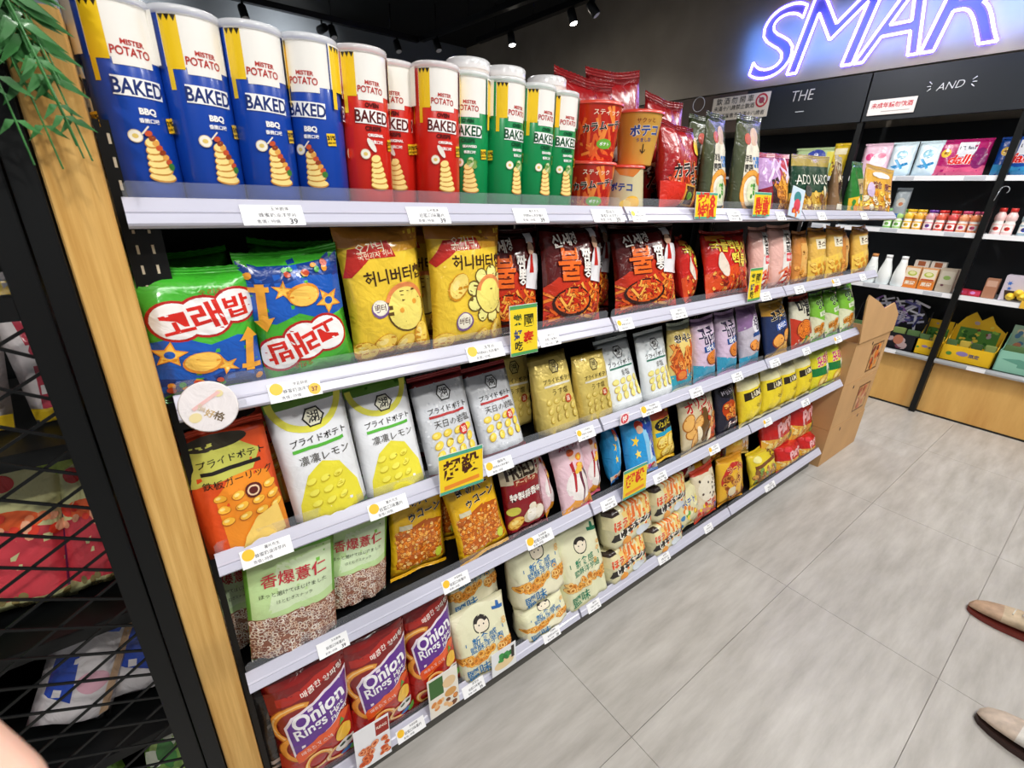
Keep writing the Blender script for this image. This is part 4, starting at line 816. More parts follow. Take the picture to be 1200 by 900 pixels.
for i, (d, x, z, w_, h_, ro, ya, lb) in enumerate([
    ('candystripe', -.090, 1.024, .10, .19, -4, 0, 'red and white striped sweet pouch behind mesh, nearest the frame on the top mesh shelf'), ('candystripe', -.215, 1.024, .11, .18, 8, 0, 'red and white striped sweet pouch second from the frame on the top mesh shelf'), ('candyyellow', -.33, 1.024, .12, .17, 0, 0, 'yellow pouch at the left of the top mesh shelf'),
    ('candyred', -.080, .737, .06, .21, 4, 10, 'narrow red jelly pouch nearest the frame on the second mesh shelf'), ('candyred', -.138, .737, .07, .235, 8, 10, 'red and cream jelly pouch second from the frame on the second mesh shelf'), ('candyred', -.215, .737, .10, .245, 10, 0, 'widest red and cream jelly pouch with purple edge behind the mesh'), ('candygreen', -.33, .737, .1, .2, 8, 0, 'green sweet pouch at the left of the second mesh shelf'),
    ('candyblue', -.125, .477, .115, .225, 14, 0, 'silver and blue wrapped pouch nearest the frame on the third mesh shelf'), ('candyblue', -.235, .477, .105, .215, 24, -6, 'silver pouch with a blue panel second on the third mesh shelf'), ('candyred', -.375, .477, .1, .2, 0, 0, 'red jelly pouch at the left of the third mesh shelf'),
    ('candygreen', -.125, .182, .12, .22, 6, 0, 'green leafy printed pouch on the lowest mesh shelf beside the frame'), ('candygreen', -.25, .182, .12, .2, -4, 0, 'green leafy printed pouch second on the lowest mesh shelf'), ('candyyellow', -.37, .182, .12, .2, 0, 0, 'yellow pouch on the lowest mesh shelf')]):
    bag(d, lb, x, .10, z, w_, h_, lean=8, roll=ro, yaw=ya, group='sweet pouches behind the mesh', cat='sweet pouch')

# fern on the corner of the mesh unit
fern = thing('hanging_fern', 'green trailing fern draped over the top left of the oak panel', 'plant', (-.135, .045, 1.473))
leafm = mat('fern_leaf', '#2b6a2c', rough=.45, coat=.1, nvar=(30, .35, (1, 1, 1))); R0 = random.Random(5)
pt = MB(); pt.lathe([(.05, 0), (.075, .10), (.08, .105), (.072, .105), (.05, .02)], 24, caps=(True, False)); pt.build('pot', mat('plant_pot', '#3b3f3a', rough=.6), fern)
MB().lathe([(.066, .085), (.03, .093), (.001, .095)], 18, caps=(False, False)).build('soil', rubber, fern)
for k in range(110):
    a = R0.uniform(-2.8, -.55); L_ = R0.uniform(.08, .20); P = []; dr = R0.uniform(.8, 1.7); base = Vector((.02 * cos(a), .02 * sin(a), .09)); dirx = Vector((cos(a), sin(a), 0))
    n = 16
    for i in range(n + 1):
        t = i / n; P.append(base + dirx * (L_ * .72 * t ** .8) + Vector((0, 0, .07 * sin(t * 2.2) - dr * L_ * t * t)))
    for p in P:   # keep clear of the boards
        if fern.location.x + p.x > -.055 and p.z < .03: p.y = min(p.y, -.075 - .02 * (k % 3) / 3)
        elif p.z < .01: p.y = min(p.y, -.078 - .02 * (k % 3) / 3)
    mb = MB()
    for i in range(n):
        mb.bar(P[i], P[i + 1], .0011, 4, cap=False)
        if i < 2: continue
        t = i / n; d = (P[i + 1] - P[i]).normalized(); s_ = d.cross(Vector((0, -1, .4))).normalized(); ll = .046 * sin(pi * min(1, t * .85 + .12)) + .006; wd = ll * .21
        for sg in (-1, 1):
            dv = (s_ * sg + d * .55).normalized(); nn = dv.cross(d).normalized() * .003; q = P[i]; pw = d * wd
            v = [mb.bm.verts.new(c) for c in (q, q + dv * ll * .4 - pw + nn, q + dv * ll - Vector((0, 0, ll * .25)), q + dv * ll * .4 + pw + nn)]
            mb.face([v[0], v[1], v[3]], smooth=True); mb.face([v[1], v[2], v[3]], smooth=True)
    mb.build('frond', leafm, fern)

# ------------------------------------------------------------------ potato chip cans
def can(colr, dark, label, x, y, z, yaw, group, proto={}, flavour='ORIGINAL', title=True):
    if colr in proto:
        t = copy_tree(proto[colr])
    else:
        t = link('chip_can', None); R_, H = .0375, .226
        b = MB(); b.lathe([(R_ - .001, 0), (R_, .0015), (R_, H - .002), (R_ - .0015, H)], 40, colr); b.build('tube', tubecard, t)
        C = 2 * pi * R_; a = Art(C, H, 3); a.STEP = .00012
        for o in (0, 1 / 3, 2 / 3):
            Xc = lambda x: o + x * .667
            def tx(t_, x, y, w_, c_, r_=0, b_=.03, hs=1.0): a.text(t_, Xc(x), y, w_ * .80, c_, r_, b_, hs=hs)
            a.rect(Xc(0), .745, Xc(.5), .985, '#efece6', dz=.3)
            a.rect(Xc(.01), .735, Xc(.14), .975, '#eec621', dz=.5); a.poly([(Xc(.01), .64), (Xc(.05), .64), (Xc(.05), .74), (Xc(.01), .74)], '#eec621', .5)
            for k in range(3): a.poly([(Xc(.015 + k * .042), .975), (Xc(.055 + k * .042), .975), (Xc(.035 + k * .042), .945)], '#2a1e12', .3)
            a.rect(Xc(.15), .715, Xc(.40), .76, '#efece6', dz=.4)
            tx('MISTER', .29, .815, .12, '#b3302a', -2); tx('POTATO', .27, .775, .20, '#b3302a', -2, .02, 1.25)
            if title: tx('OVEN', .27, .69, .11, dark, 0, .05); tx('CRISPS', .27, .555, .13, dark, 0, .05)
            a.rect(Xc(.11), .58, Xc(.43), .665, '#f5f4f2', -2); tx('BAKED', .27, .622, .27, dark if title else '#1b2f6e', -2, .025, 1.3)
            tx(flavour, .29, .515, .13 if len(flavour) > 3 else .09, '#f1efec', 0, .05); tx('香脆口味', .29, .475, .11, '#f1efec', 0, .06)
            a.rect(Xc(.42), .43, Xc(.5), .50, '#eec32a', 4); tx('31%', .46, .475, .065, '#3a2a10', 4, .06); tx('LESS FAT', .46, .447, .07, '#3a2a10', 4)
            a.ell(Xc(.18), .40, .03, .03, '#d9c7a4', n=16); a.ell(Xc(.18), .40, .026, .026, '#f4efe2', n=16); a.ell(Xc(.18), .40, .013, .011, '#e2c66a', n=10)
            for k in range(6): a.ell(Xc(.30 - k * .006), .205 + k * .033, .062 - k * .006, .024, '#c98a34', -3 + 4 * k, 16, .3); a.ell(Xc(.30 - k * .006), .21 + k * .033, .058 - k * .006, .021, '#f6dc8c', -3 + 4 * k, 16, .3)
            if colr == '#1040a2':
                for k in range(7): a.ell(Xc(.26 + .016 * k), .415 - .022 * k, .017, .013, ['#c4502c', '#8d3a1c', '#e0a04a'][k % 3], 30, 9, .3)
                a.ell(Xc(.37), .26, .016, .018, '#3f7a34', n=8); a.rect(Xc(.24), .405, Xc(.25), .455, '#e9dfc8', -40)
            elif colr == '#0f8a4c': a.bits(Xc(.25), .37, Xc(.36), .43, 14, .018, ['#4f8a3a', '#8aa85a', '#c9cfa0'], 'blob')
            else: a.ell(Xc(.24), .475 - .02, .016, .045, '#e9e4da', 30)
        def surf(px, py):
            th = px / R_ - pi / 2 - pi / 2   # seam at the back, first face centre forward-left
            return Vector((R_ * cos(th), R_ * sin(th), py)), Vector((cos(th), sin(th), 0))
        a.emit(surf, [C * k / 40 for k in range(1, 40)], [], tubecard, t)
        MB().lathe([(R_ + .0008, H - .005), (R_ + .002, H - .0045), (R_ + .002, H + .003), (R_ + .0005, H + .0045), (R_ - .003, H + .0045), (R_ - .004, H + .001), (.0005, H + .0008)], 40, caps=(False, False)).build('lid', mat('lid_plastic', '#f2f3f5', rough=.15, alpha=.6, coat=.3), t)
        remember(t); proto[colr] = t
    t.location = (x, y, z); t.rotation_euler = (0, 0, math.atan2(-.73 - y, .02 - x) + radians(yaw + 120)); setp(t, label, 'can', group); return t
BL, RD, GR = '#1040a2', '#cc2418', '#0f8a4c'
GC = 'baked potato chip cans on the top shelf'
za = DK['A'] + .0005
def facing(x, y): return 0
for c, d, fl, x, y, yw, lb, tt in [
    (BL, '#1b2f6e', 'BBQ', .047, .072, 12, 'tall blue chip can nearest the oak panel in the front row', 0), (BL, '#1b2f6e', 'BBQ', .118, .072, 16, 'second blue chip can from the oak panel, front row', 0),
    (BL, '#1b2f6e', 'BBQ', .19, .072, 10, 'third blue chip can from the oak panel, front row', 0), (BL, '#1b2f6e', 'BBQ', .263, .072, -22, 'fourth blue chip can, beside the first red can', 0),
    (RD, '#5a0f0c', 'ORIGINAL', .336, .072, 15, 'front red chip can beside the fourth blue can', 1), (RD, '#5a0f0c', 'ORIGINAL', .405, .115, -8, 'red chip can set back between the two front red cans', 1), (RD, '#5a0f0c', 'ORIGINAL', .463, .072, 12, 'front red chip can beside the first green can', 1),
    (GR, '#0a4a2a', 'SEAWEED', .533, .085, -4, 'front green chip can beside the red can', 1), (GR, '#0a4a2a', 'SEAWEED', .602, .072, 38, 'second green chip can from the left, front row', 1), (GR, '#0a4a2a', 'SEAWEED', .676, .072, 36, 'third green chip can from the left, front row', 1), (GR, '#0a4a2a', 'SEAWEED', .750, .085, 30, 'fourth green chip can, beside the red cups', 1),
    (BL, '#1b2f6e', 'BBQ', .10, .155, 40, 'blue can in the back row between the first two front cans', 0), (BL, '#1b2f6e', 'BBQ', .18, .155, -30, 'second blue can in the back row', 0), (BL, '#1b2f6e', 'BBQ', .26, .155, 15, 'third blue can in the back row', 0),
    (RD, '#5a0f0c', 'ORIGINAL', .352, .16, 5, 'leftmost red can in the back row', 1), (RD, '#5a0f0c', 'ORIGINAL', .49, .155, 60, 'red can in the back row behind the right front red can', 1)]:
    can(c, d, lb, x, y, za, yw, GC, flavour=fl, title=bool(tt))
for x, y, lb in ((.575, .15, 'white lidded cup standing behind the first green can'), (.66, .15, 'white lidded cup standing behind the second green can'), (.77, .15, 'white lidded cup standing behind the last green can')):
    t = thing('lidded_cup', lb, 'cup', (x, y, za), group='white lidded cups behind the cans'); MB().lathe([(.030, 0), (.038, .245), (.0395, .248), (.0395, .258)], 30).build('cup_body', mat('cup_paper', '#efe2dc', rough=.4), t)
    MB().lathe([(.041, .250), (.0415, .264), (.039, .267), (.001, .266)], 30, caps=(False, False)).build('lid', MATS['lid_plastic'], t)

def cup(kind, label, x, y, z, yaw=0, up=False, proto={}):
    if kind in proto: t = copy_tree(proto[kind])
    else:
        t = link('snack_cup', None); H = .108; r0, r1 = (.043, .053) if kind == 'red' else (.039, .052)
        if kind == 'yellow_down': r0, r1 = .052, .04
        body = '#d9301f' if kind == 'red' else ('#e2ac4a' if kind == 'yellow' else '#efe3b4')
        MB().lathe([(r0 - .001, 0), (r0, .002), (r1, H - .002), (r1 + .002, H), (r1 + .002, H + .002)], 36, body).build('cup_body', tubecard, t)
        C = .14; a = Art(C, H, 5); a.STEP = .00012
        if kind == 'red':
            a.bits(.1, .3, .9, .85, 20, .05, ['#e8642c', '#f08a3c', '#b81f14'], 'stick', asp=1.2); a.bits(.1, .05, .9, .3, 26, .05, ['#e8642c', '#f08a3c', '#b81f14'], 'stick'); a.text('カラムーチョ', .5, .62, .72, '#17110f', 8, .08, .05, '#f8f2ea'); a.ell(.5, .3, .13, .07, '#6fb03a'); a.text('ポテト', .5, .3, .16, '#fff', 0, .04); a.text('スティック', .5, .84, .4, '#f6e0c8', 0, .03)
        elif kind == 'yellow':
            a.text('ポテコ', .5, .66, .5, '#1f3f8c', 4, .08, .05, '#f6f0dc'); a.text('サクッと', .5, .84, .3, '#8a3a1c', 4, .03); a.text('うましお', .5, .48, .26, '#1f3f8c', 4, .03); a.arc(.5, .3, .05, .015, '#2a2018', 180, 360, n=12); a.rect(.49, .22, .51, .4, '#2a2018')
        else:
            a.poly([(.2, .98), (.8, .98), (.6, .8), (.35, .84)], '#c9742c'); a.text('ポテコ', .4, .6, .4, '#1f3f8c', 0, .08); a.ell(.62, .3, .14, .1, '#eeb93c'); a.ell(.5, .25, .1, .07, '#f4d26a'); a.rect(.3, .04, .7, .12, '#c9b8dc')
        def surf(px, py, r0=r0, r1=r1, H=H):
            t_ = py / H; r = r0 + (r1 - r0) * t_; th = -pi / 2 + (px - .07) / .048; return Vector((r * cos(th), r * sin(th), py)), Vector((cos(th), sin(th), (r0 - r1) / H)).normalized()
        a.emit(surf, [C * k / 24 for k in range(1, 24)], [], tubecard, t)
        MB().lathe([(r1 + .0035, H - .002), (r1 + .0035, H + .003), (r1 + .001, H + .004), (.001, H + .0035)], 36, caps=(False, False)).build('lid', mat('cup_lid', '#d94a3a' if kind == 'red' else '#f0ddb0', rough=.3, coat=.3), t); remember(t); proto[kind] = t
    t.location = (x, y, z); t.rotation_euler = (0, 0, radians(yaw)); setp(t, label, 'snack cup', 'snack cups beside the cans'); return t
cup('red', 'red snack cup standing on the rail shelf beside the green cans, lower of its stack', .856, .085, za, -30); cup('red', 'red snack cup on top of the other red cup', .862, .088, za + .1135, -18)
cup('yellow_down', 'pale yellow snack cup at the bottom of the yellow stack', .975, .085, za, -42); cup('yellow', 'golden snack cup with blue lettering on top of the pale cup', 1.005, .088, za + .1135, -30)

# ------------------------------------------------------------------ snack bags, row by row
A_ = DK['A']; 
for d, x, y, z, w_, h_, le, ro, ya, lb in [
    ('redtop', .93, .17, A_, .2, .275, 4, 2, 0, 'dark red bag standing behind the red cups'), ('redtop', 1.09, .19, A_, .2, .30, 4, -6, 0, 'tall dark red bag with yellow badge rising above all others'), ('redtop', 1.24, .17, A_, .17, .27, 6, 4, 0, 'dark red bag behind the spicy potato bag'),
    ('karamucho', 1.165, .045, A_, .19, .2, 10, 2, 8, 'bright red spicy potato stick bag at the front of the top shelf'),
    ('onioncrisp', 1.325, .05, A_, .15, .245, 5, -2, 12, 'clear green tall onion ring pouch beside the red bag'), ('onioncrisp', 1.49, .045, A_, .165, .255, 5, -3, 5, 'clear green tall onion ring pouch second from the red bag'), ('onioncrisp', 1.42, .15, A_, .16, .26, 5, 0, 0, 'onion ring pouch in the back row between the two front ones'),
    ('purplefry', 1.69, .045, A_, .2, .175, 10, -2, 0, 'purple and red fries pouch on the top shelf'), ('avocado', 1.95, .045, A_, .3, .185, 8, -2, 0, 'wide dark green avocado chip pouch with gold top band'), ('brownclear', 2.17, .045, A_, .13, .2, 8, 2, 10, 'narrow clear pouch with dark brown label'),
    ('greengold', 2.36, .04, A_, .2, .19, 8, -2, 8, 'green and yellow seaweed pouch near the far end of the top shelf'), ('goldmix', 2.60, .04, A_, .24, .185, 10, 4, -8, 'gold mixed nuts pouch at the far end of the top shelf')]:
    bag(d, lb, x, y, z, w_, h_, le, ro, ya, 'bags on the top shelf')
B_ = DK['B']
for d, x, y, w_, h_, le, ro, ya, lb in [
    ('whale', .062, .03, .150, .172, 3, 2, 0, 'green and blue bag with red lettering nearest the oak panel'), ('whale', .207, .03, .148, .190, 4, 176, 0, 'green and blue bag standing upside down'), ('whale', .07, .13, .134, .18, 4, -3, 0, 'green and blue bag behind the first green bag'), ('whale', .215, .13, .134, .19, 4, 3, 0, 'green and blue bag behind the upside down one'),
    ('honey_a', .350, .03, .150, .232, 5, -3, 0, 'yellow honey butter chip bag with round yellow face drawing, left one'), ('honey_b', .510, .03, .168, .236, 6, 0, 0, 'yellow honey butter chip bag with flower petals drawing, right one'), ('honey_a', .43, .13, .155, .235, 5, 2, 0, 'yellow honey butter bag in the row behind'),
    ('fire_chef', .645, .07, .15, .21, 7, 0, -8, 'dark red fiery noodle snack bag half hidden by the yellow bag'), ('fire_chef', .800, .03, .19, .22, 11, 2, 0, 'dark red fiery noodle snack bag with a cook in white, fully visible'), ('fire_chef', 1.08, .03, .23, .215, 14, -2, -8, 'largest dark red fiery noodle snack bag with shiny crumpled top'), ('fire_chef', .94, .13, .2, .22, 8, 0, 0, 'dark red fiery bag in the row behind'),
    ('tteok', 1.315, .06, .12, .185, 18, 2, 25, 'narrow turned bright red rice cake bag'), ('tteok', 1.51, .04, .262, .198, 18, 0, 0, 'bright red rice cake snack bag with yellow lettering'),
    ('pinkwhite', 1.712, .045, .12, .205, 14, 0, 0, 'pale pink and red bag behind the small promo card'), ('pinkwhite', 1.855, .04, .17, .21, 14, 0, 0, 'larger pale pink snack bag right of the promo card'),
    ('amber_clear', 2.015, .045, .12, .185, 12, 0, 0, 'amber clear snack bag, first of the amber run'), ('amber', 2.165, .04, .15, .195, 13, 0, 0, 'first yellow amber corn bag with cream label'), ('amber', 2.33, .04, .15, .197, 13, 2, 0, 'second yellow amber corn bag'), ('amber_clear', 2.48, .06, .12, .19, 13, 0, 10, 'second amber clear bag, between yellow bags'), ('amber', 2.625, .04, .17, .195, 13, -2, 0, 'last yellow amber bag at the far end')]:
    bag(d, lb, x, y, B_, w_, h_, le, ro, ya, 'bags on the second shelf')
C_ = DK['C']
for d, x, y, w_, h_, le, ro, ya, lb in [
    ('lake_red', .070, .03, .125, .215, 3, -3, 0, 'orange and red potato chip pouch nearest the oak panel'), ('lake_lemon', .209, .03, .130, .240, 6, -5, 0, 'white and yellow lemon chip pouch, left one'), ('lake_lemon', .338, .03, .126, .226, 14, -3, 0, 'white and yellow lemon chip pouch, right one'),
    ('lake_silver', .475, .03, .130, .212, 20, -2, 0, 'silver chip pouch with red bar, left one'), ('lake_silver', .610, .035, .124, .205, 24, -2, 0, 'silver chip pouch with red bar, right one'),
    ('lake_gold', .783, .035, .126, .210, 16, -2, 0, 'gold block bottomed chip bag, left one'), ('lake_gold', .912, .035, .120, .190, 12, -2, 0, 'gold block bottomed chip bag, right one'),
    ('lake_green', 1.046, .03, .145, .204, 24, -2, 0, 'white chip pouch with dark green bar, left one'), ('lake_green', 1.190, .03, .140, .204, 18, -2, 0, 'white chip pouch with dark green bar, right one'),
    ('lake_lemon', .235, .12, .13, .235, 6, 0, 0, 'lemon chip pouch in the row behind'), ('lake_silver', .50, .13, .13, .215, 8, 0, 0, 'silver chip pouch in the row behind'), ('lake_red', .09, .12, .125, .22, 3, 0, 0, 'orange chip pouch in the row behind'), ('lake_gold', .70, .13, .12, .2, 5, 0, 0, 'gold chip bag in the row behind'), ('lake_green', 1.10, .14, .14, .2, 8, 0, 0, 'white chip pouch in the row behind'),
    ('shrimp', 1.310, .03, .12, .203, 14, 0, 0, 'yellow and teal shrimp chip bag'), ('taro', 1.442, .03, .130, .200, 13, -2, 0, 'lilac sweet potato snack bag, left one'), ('taro', 1.592, .035, .124, .203, 15, 0, 0, 'lilac sweet potato snack bag, right one'), ('taro_grey', 1.740, .03, .140, .207, 15, -2, 0, 'greyish purple sweet potato snack bag'),
    ('navy', 1.955, .03, .19, .202, 18, -2, 0, 'navy and gold churro snack bag'), ('cream_ko', 2.175, .03, .185, .204, 17, 0, 0, 'cream and red garlic snack bag with black lettering'), ('green_snack', 2.345, .035, .13, .198, 16, 0, 0, 'first green onion snack bag'), ('green_snack', 2.500, .035, .14, .200, 16, -2, 0, 'second green onion snack bag'), ('green_snack', 2.67, .03, .17, .205, 17, -2, 0, 'last and largest green onion snack bag at the far end')]:
    bag(d, lb, x, y, C_, w_, h_, le, ro, ya, 'bags on the third shelf')
D_ = DK['D']
for d, x, y, w_, h_, le, ro, ya, lb in [
    ('coix', -.0, .0, 0, 0, 0, 0, 0, None), ('coix', .107, .035, .158, .232, 2, 5, 0, 'green pouch of puffed grain rings, front left one'), ('coix', .240, .075, .14, .205, 2, 6, 0, 'green pouch of puffed grain rings set back on the right'), ('coix', .022, .10, .11, .23, 2, 3, 0, 'green pouch of puffed grain rings at the back beside the oak panel'),
    ('corn', .395, .075, .145, .200, 8, 3, 0, 'yellow corn puff bag, left one'), ('corn', .47, .13, .13, .2, 8, 5, 0, 'yellow corn puff bag set behind between the two'), ('corn', .553, .03, .148, .197, 16, -6, 0, 'yellow corn puff bag, right one leaning'),
    ('garlic', .697, .04, .140, .194, 13, -2, 0, 'dark red garlic flavour bag'), ('pinkstick', .79, .06, .06, .2, 18, 0, 40, 'pink stick bag turned edge on'), ('pinkstick', .866, .015, .132, .210, 20, -2, 5, 'pink stick snack bag hanging over the rail'), ('pinkstick', .958, .05, .09, .205, 14, 0, 10, 'pink stick snack bag set behind the overhanging one'),
    ('bluecup', 1.072, .06, .06, .185, 16, 4, 20, 'narrow bright blue bag turned edge on'), ('bluecup', 1.175, .03, .155, .200, 18, -2, 0, 'bright blue snack bag with yellow stars'), ('chipbox', 1.322, .055, .115, .185, 18, -2, 0, 'yellow chip bag with black oval label'),
    ('nuts', 1.500, .03, .225, .196, 16, -2, 0, 'cream nut snack bag with red lettering'), ('navyorange', 1.692, .035, .140, .192, 16, 0, 0, 'black and orange cheese snack bag'), ('lemonlabel', 1.868, .03, .178, .195, 15, -2, 0, 'lemon yellow bag with dark label, first of four'), ('lemonlabel', 2.045, .03, .178, .195, 15, 2, 0, 'lemon yellow bag with dark label, second of four'), ('lemonlabel', 2.205, .035, .155, .188, 15, 0, 0, 'lemon yellow bag with dark label, third of four'), ('lemonlabel', 2.362, .035, .16, .19, 15, -2, 0, 'lemon yellow bag with dark label, fourth of four'),
    ('limelabel', 2.530, .03, .195, .197, 16, -2, 0, 'lime yellow bag with pink lettering and green band, left one'), ('limelabel', 2.70, .03, .18, .197, 16, 0, 0, 'lime yellow bag with pink lettering and green band, far end one')]:
    if lb: bag(d, lb, x, y, D_, w_, h_, le, ro, ya, 'bags on the fourth shelf')
E_ = DK['E']
for d, x, y, z, w_, h_, le, ro, ya, lb in [
    ('blackcr', .038, .06, E_, .1, .30, 2, 0, 0, 'black bag in the shadow beside the oak panel'), ('onion', .112, .025, E_, .165, .335, 2, 0, 0, 'maroon onion rings bag nearest the oak panel'), ('onion', .262, .025, E_, .155, .325, 3, -1, 0, 'maroon onion rings bag in the middle'), ('onion', .405, .03, E_, .145, .315, 8, -2, 0, 'maroon onion rings bag on the right, beside the cream sacks'), ('onion', .18, .12, E_, .16, .35, 3, 2, 0, 'maroon onion rings bag in the row behind'), ('onion', .34, .12, E_, .16, .35, 3, -2, 0, 'second maroon onion rings bag in the row behind'),
    ('beige_blue', .56, .025, E_, .175, .195, 12, -4, -6, 'cream sack with blue lettering at the front left, crumpled'), ('beige_blue', .585, .14, E_ + .12, .18, .2, 10, -3, 0, 'cream sack with blue lettering resting behind the crumpled one'), ('beige_blue', .775, .03, E_, .18, .11, 14, -2, 0, 'squashed cream sack under the upright blue lettered one'), ('beige_blue', .775, .055, E_ + .10, .19, .215, 14, -2, 0, 'cream sack with large blue lettering standing on the squashed one'),
    ('beige_green', .953, .03, E_, .188, .275, 14, -2, 0, 'cream sack with green lettering'),
    ('stickbag', 1.158, .03, E_, .2, .13, 18, -2, 0, 'clear stick snack pack at the bottom of the left stack'), ('stickbag', 1.172, .05, E_ + .135, .22, .15, 14, -2, 0, 'clear stick snack pack on top of the left stack'), ('stickbag', 1.385, .03, E_, .185, .12, 18, -2, 0, 'clear stick snack pack at the bottom of the right stack'), ('stickbag', 1.405, .06, E_ + .13, .2, .15, 14, -2, 0, 'clear stick snack pack on top of the right stack'),
    ('starcream', 1.565, .045, E_, .165, .165, 16, -2, 0, 'cream star printed snack bag'), ('garlic', 1.63, .13, E_ + .14, .16, .15, 18, -10, 0, 'small red bag lying high between the cream bags'), ('dotty', 1.69, .04, E_, .165, .205, 16, -2, 0, 'cream bag with dark sesame dots'),
    ('ringyellow', 1.88, .035, E_, .21, .19, 16, 4, 0, 'yellow ramen ring snack bag on the lowest shelf'), ('ringyellow', 1.80, .13, E_ + .15, .22, .17, 20, -8, 0, 'yellow ramen ring bag lying on top of the pile'), ('whitebrown', 1.99, .10, E_ + .16, .19, .15, 20, 8, 0, 'white and brown corn bag tucked under the rail'),
    ('yellownut', 2.17, .03, E_, .25, .155, 18, -3, 0, 'yellow peanut snack bag on the lowest shelf'), ('ringyellow', 2.06, .16, E_ + .03, .2, .2, 10, 0, 0, 'yellow ring bag in the row behind the peanut bag'), ('redparty', 2.32, .06, E_ + .105, .31, .20, 16, -4, 0, 'large red party mix bag, left one on top'), ('redparty', 2.42, .025, E_, .24, .12, 20, 0, 0, 'red and yellow party mix bag at the front bottom'), ('redparty', 2.585, .06, E_ + .085, .27, .22, 16, 2, 0, 'large red party mix bag at the far end'), ('redparty', 2.63, .025, E_, .17, .11, 20, 0, 0, 'smallest red party mix bag in the far front corner')]:
    bag(d, lb, x, y, z, w_, h_, le, ro, ya, 'bags on the lowest shelf')

# ------------------------------------------------------------------ promo cards and tags
def promo(label, x0, x1, z0, z1, y, draw, rot=0, yaw=0, name='promo_card'):
    W, H = x1 - x0, z1 - z0; t = thing(name, label, 'promo card', ((x0 + x1) / 2, y, z0), (radians(-6), radians(rot), radians(yaw)), 'promotional cards clipped to the rails')
    MB().box(-W / 2, 0, 0, W / 2, .0008, H).build('card', whiteplastic, t); a = Art(W, H, 4); a.STEP = .00012; draw(a)
    flat_print(a, 'print', Matrix.Translation((-W / 2, -.0002, 0)), t)
def yel(s1, s2=None, red=False):
    def f(a):
        a.rect(0, 0, 1, 1, '#f2cf22'); a.rect(0, .9, 1, 1, '#4aa58a'); a.rect(0, 0, 1, .08, '#4aa58a'); c = '#d9301f' if red else '#4a1f10'
        a.text(s1, .5, .62, .82, c, 4, .07); 
        if s2: a.text(s2, .5, .3, .78, '#d9301f', 4, .05)
        else: a.rect(.1, .14, .9, .24, '#e88a2a', 3)
    return f
def vert(a): a.rect(0, 0, 1, 1, '#efd12a'); a.rect(0, .92, 1, 1, '#4f9a5a'); a.rect(0, 0, 1, .07, '#4f9a5a'); a.text('國', .68, .68, .34, '#3a3a10', 0, .05); a.text('樂', .28, .72, .32, '#2d4f2c', 0, .05); a.text('泰', .66, .34, .4, '#d0281c', 0, .07); a.text('好', .28, .42, .3, '#2a3a7a', 0, .06); a.text('吃', .3, .2, .28, '#2d2a1c', 0, .05)
promo('upright yellow card with green edges below the yellow chip bag', .578, .650, RZ['B'] - .004, RZ['B'] + .100, -.006, vert)
promo('narrow yellow card beside the pale pink bag', 1.52, 1.60, RZ['B'] + .012, RZ['B'] + .115, -.004, vert)
promo('yellow card with brown lettering below the silver pouches', .405, .512, RZ['C'] + .0, RZ['C'] + .088, -.008, yel('超殺'), 2)
promo('yellow card with red lettering below the blue bag', 1.02, 1.13, RZ['D'] + .008, RZ['D'] + .105, -.006, yel('超殺', None, True))
promo('yellow and red card in front of the first onion ring pouch', 1.152, 1.25, RZ['A'] + .008, RZ['A'] + .072, -.004, yel('超8', '特價', True)); promo('yellow and red card between the onion and fries pouches', 1.44, 1.54, RZ['A'] + .014, RZ['A'] + .08, -.004, yel('買1送1', '特惠', True))
promo('pale blue picture card leaning before the avocado pouch', 1.66, 1.755, RZ['A'] + .012, RZ['A'] + .1, -.003, lambda a: (a.rect(0, 0, 1, 1, '#cfe0f2'), a.ell(.5, .66, .28, .2, '#3f8a8c'), a.ell(.55, .42, .25, .2, '#d94a5a'), a.bits(.2, .08, .8, .3, 8, .08, ['#e8862c', '#c93a3a'], 'blob')), 8)
promo('white card with ring snack picture before the middle onion rings bag', .172, .255, RZ['E'] + .005, RZ['E'] + .125, -.008, lambda a: (a.rect(0, 0, 1, 1, '#f1f1f4'), a.rect(.6, .62, .98, .95, '#9c2a22'), a.text('RING', .78, .8, .3, '#f1ded0', 0, .03), a.bits(.15, .08, .9, .5, 26, .1, ['#e8804a', '#f0a070', '#d9602c'], 'ring', edge='#b8441c')), 2)
promo('small picture card before the right onion rings bag', .362, .447, RZ['E'] + .01, RZ['E'] + .135, -.004, lambda a: (a.rect(0, 0, 1, 1, '#efe9dc'), a.rect(.05, .5, .5, .95, '#3f6a34'), a.ell(.7, .7, .22, .2, '#e9c89a'), a.ell(.72, .42, .2, .15, '#d9a05a'), a.bits(.1, .08, .9, .35, 14, .1, ['#e0904a', '#f0c088', '#7a4a2a'], 'blob')))
promo('small red sticker card on the third rail', .963, 1.0, RZ['C'] + .004, RZ['C'] + .036, -.004, lambda a: (a.rect(0, 0, 1, 1, '#f4dfe0'), a.ell(.5, .5, .42, .38, '#d9404a'), a.text('特', .5, .5, .5, '#fff', 0, .05)))
promo('small food picture card before the crumpled cream sack', .552, .635, RZ['E'] + .01, RZ['E'] + .09, -.004, lambda a: (a.rect(0, 0, 1, 1, '#eceef0'), a.ell(.5, .35, .4, .2, '#ecd2a0'), a.bits(.3, .5, .8, .75, 12, .1, ['#3f9a4a', '#2f7a3c'], 'blob'), a.rect(.8, .4, .92, .9, '#3a2f28')))
tg = thing('round_wobbler', 'round glossy white tag sticking out at the left end of the second rail', 'tag', (.0505, -.022, 1.055), (radians(-10), 0, radians(-14)))
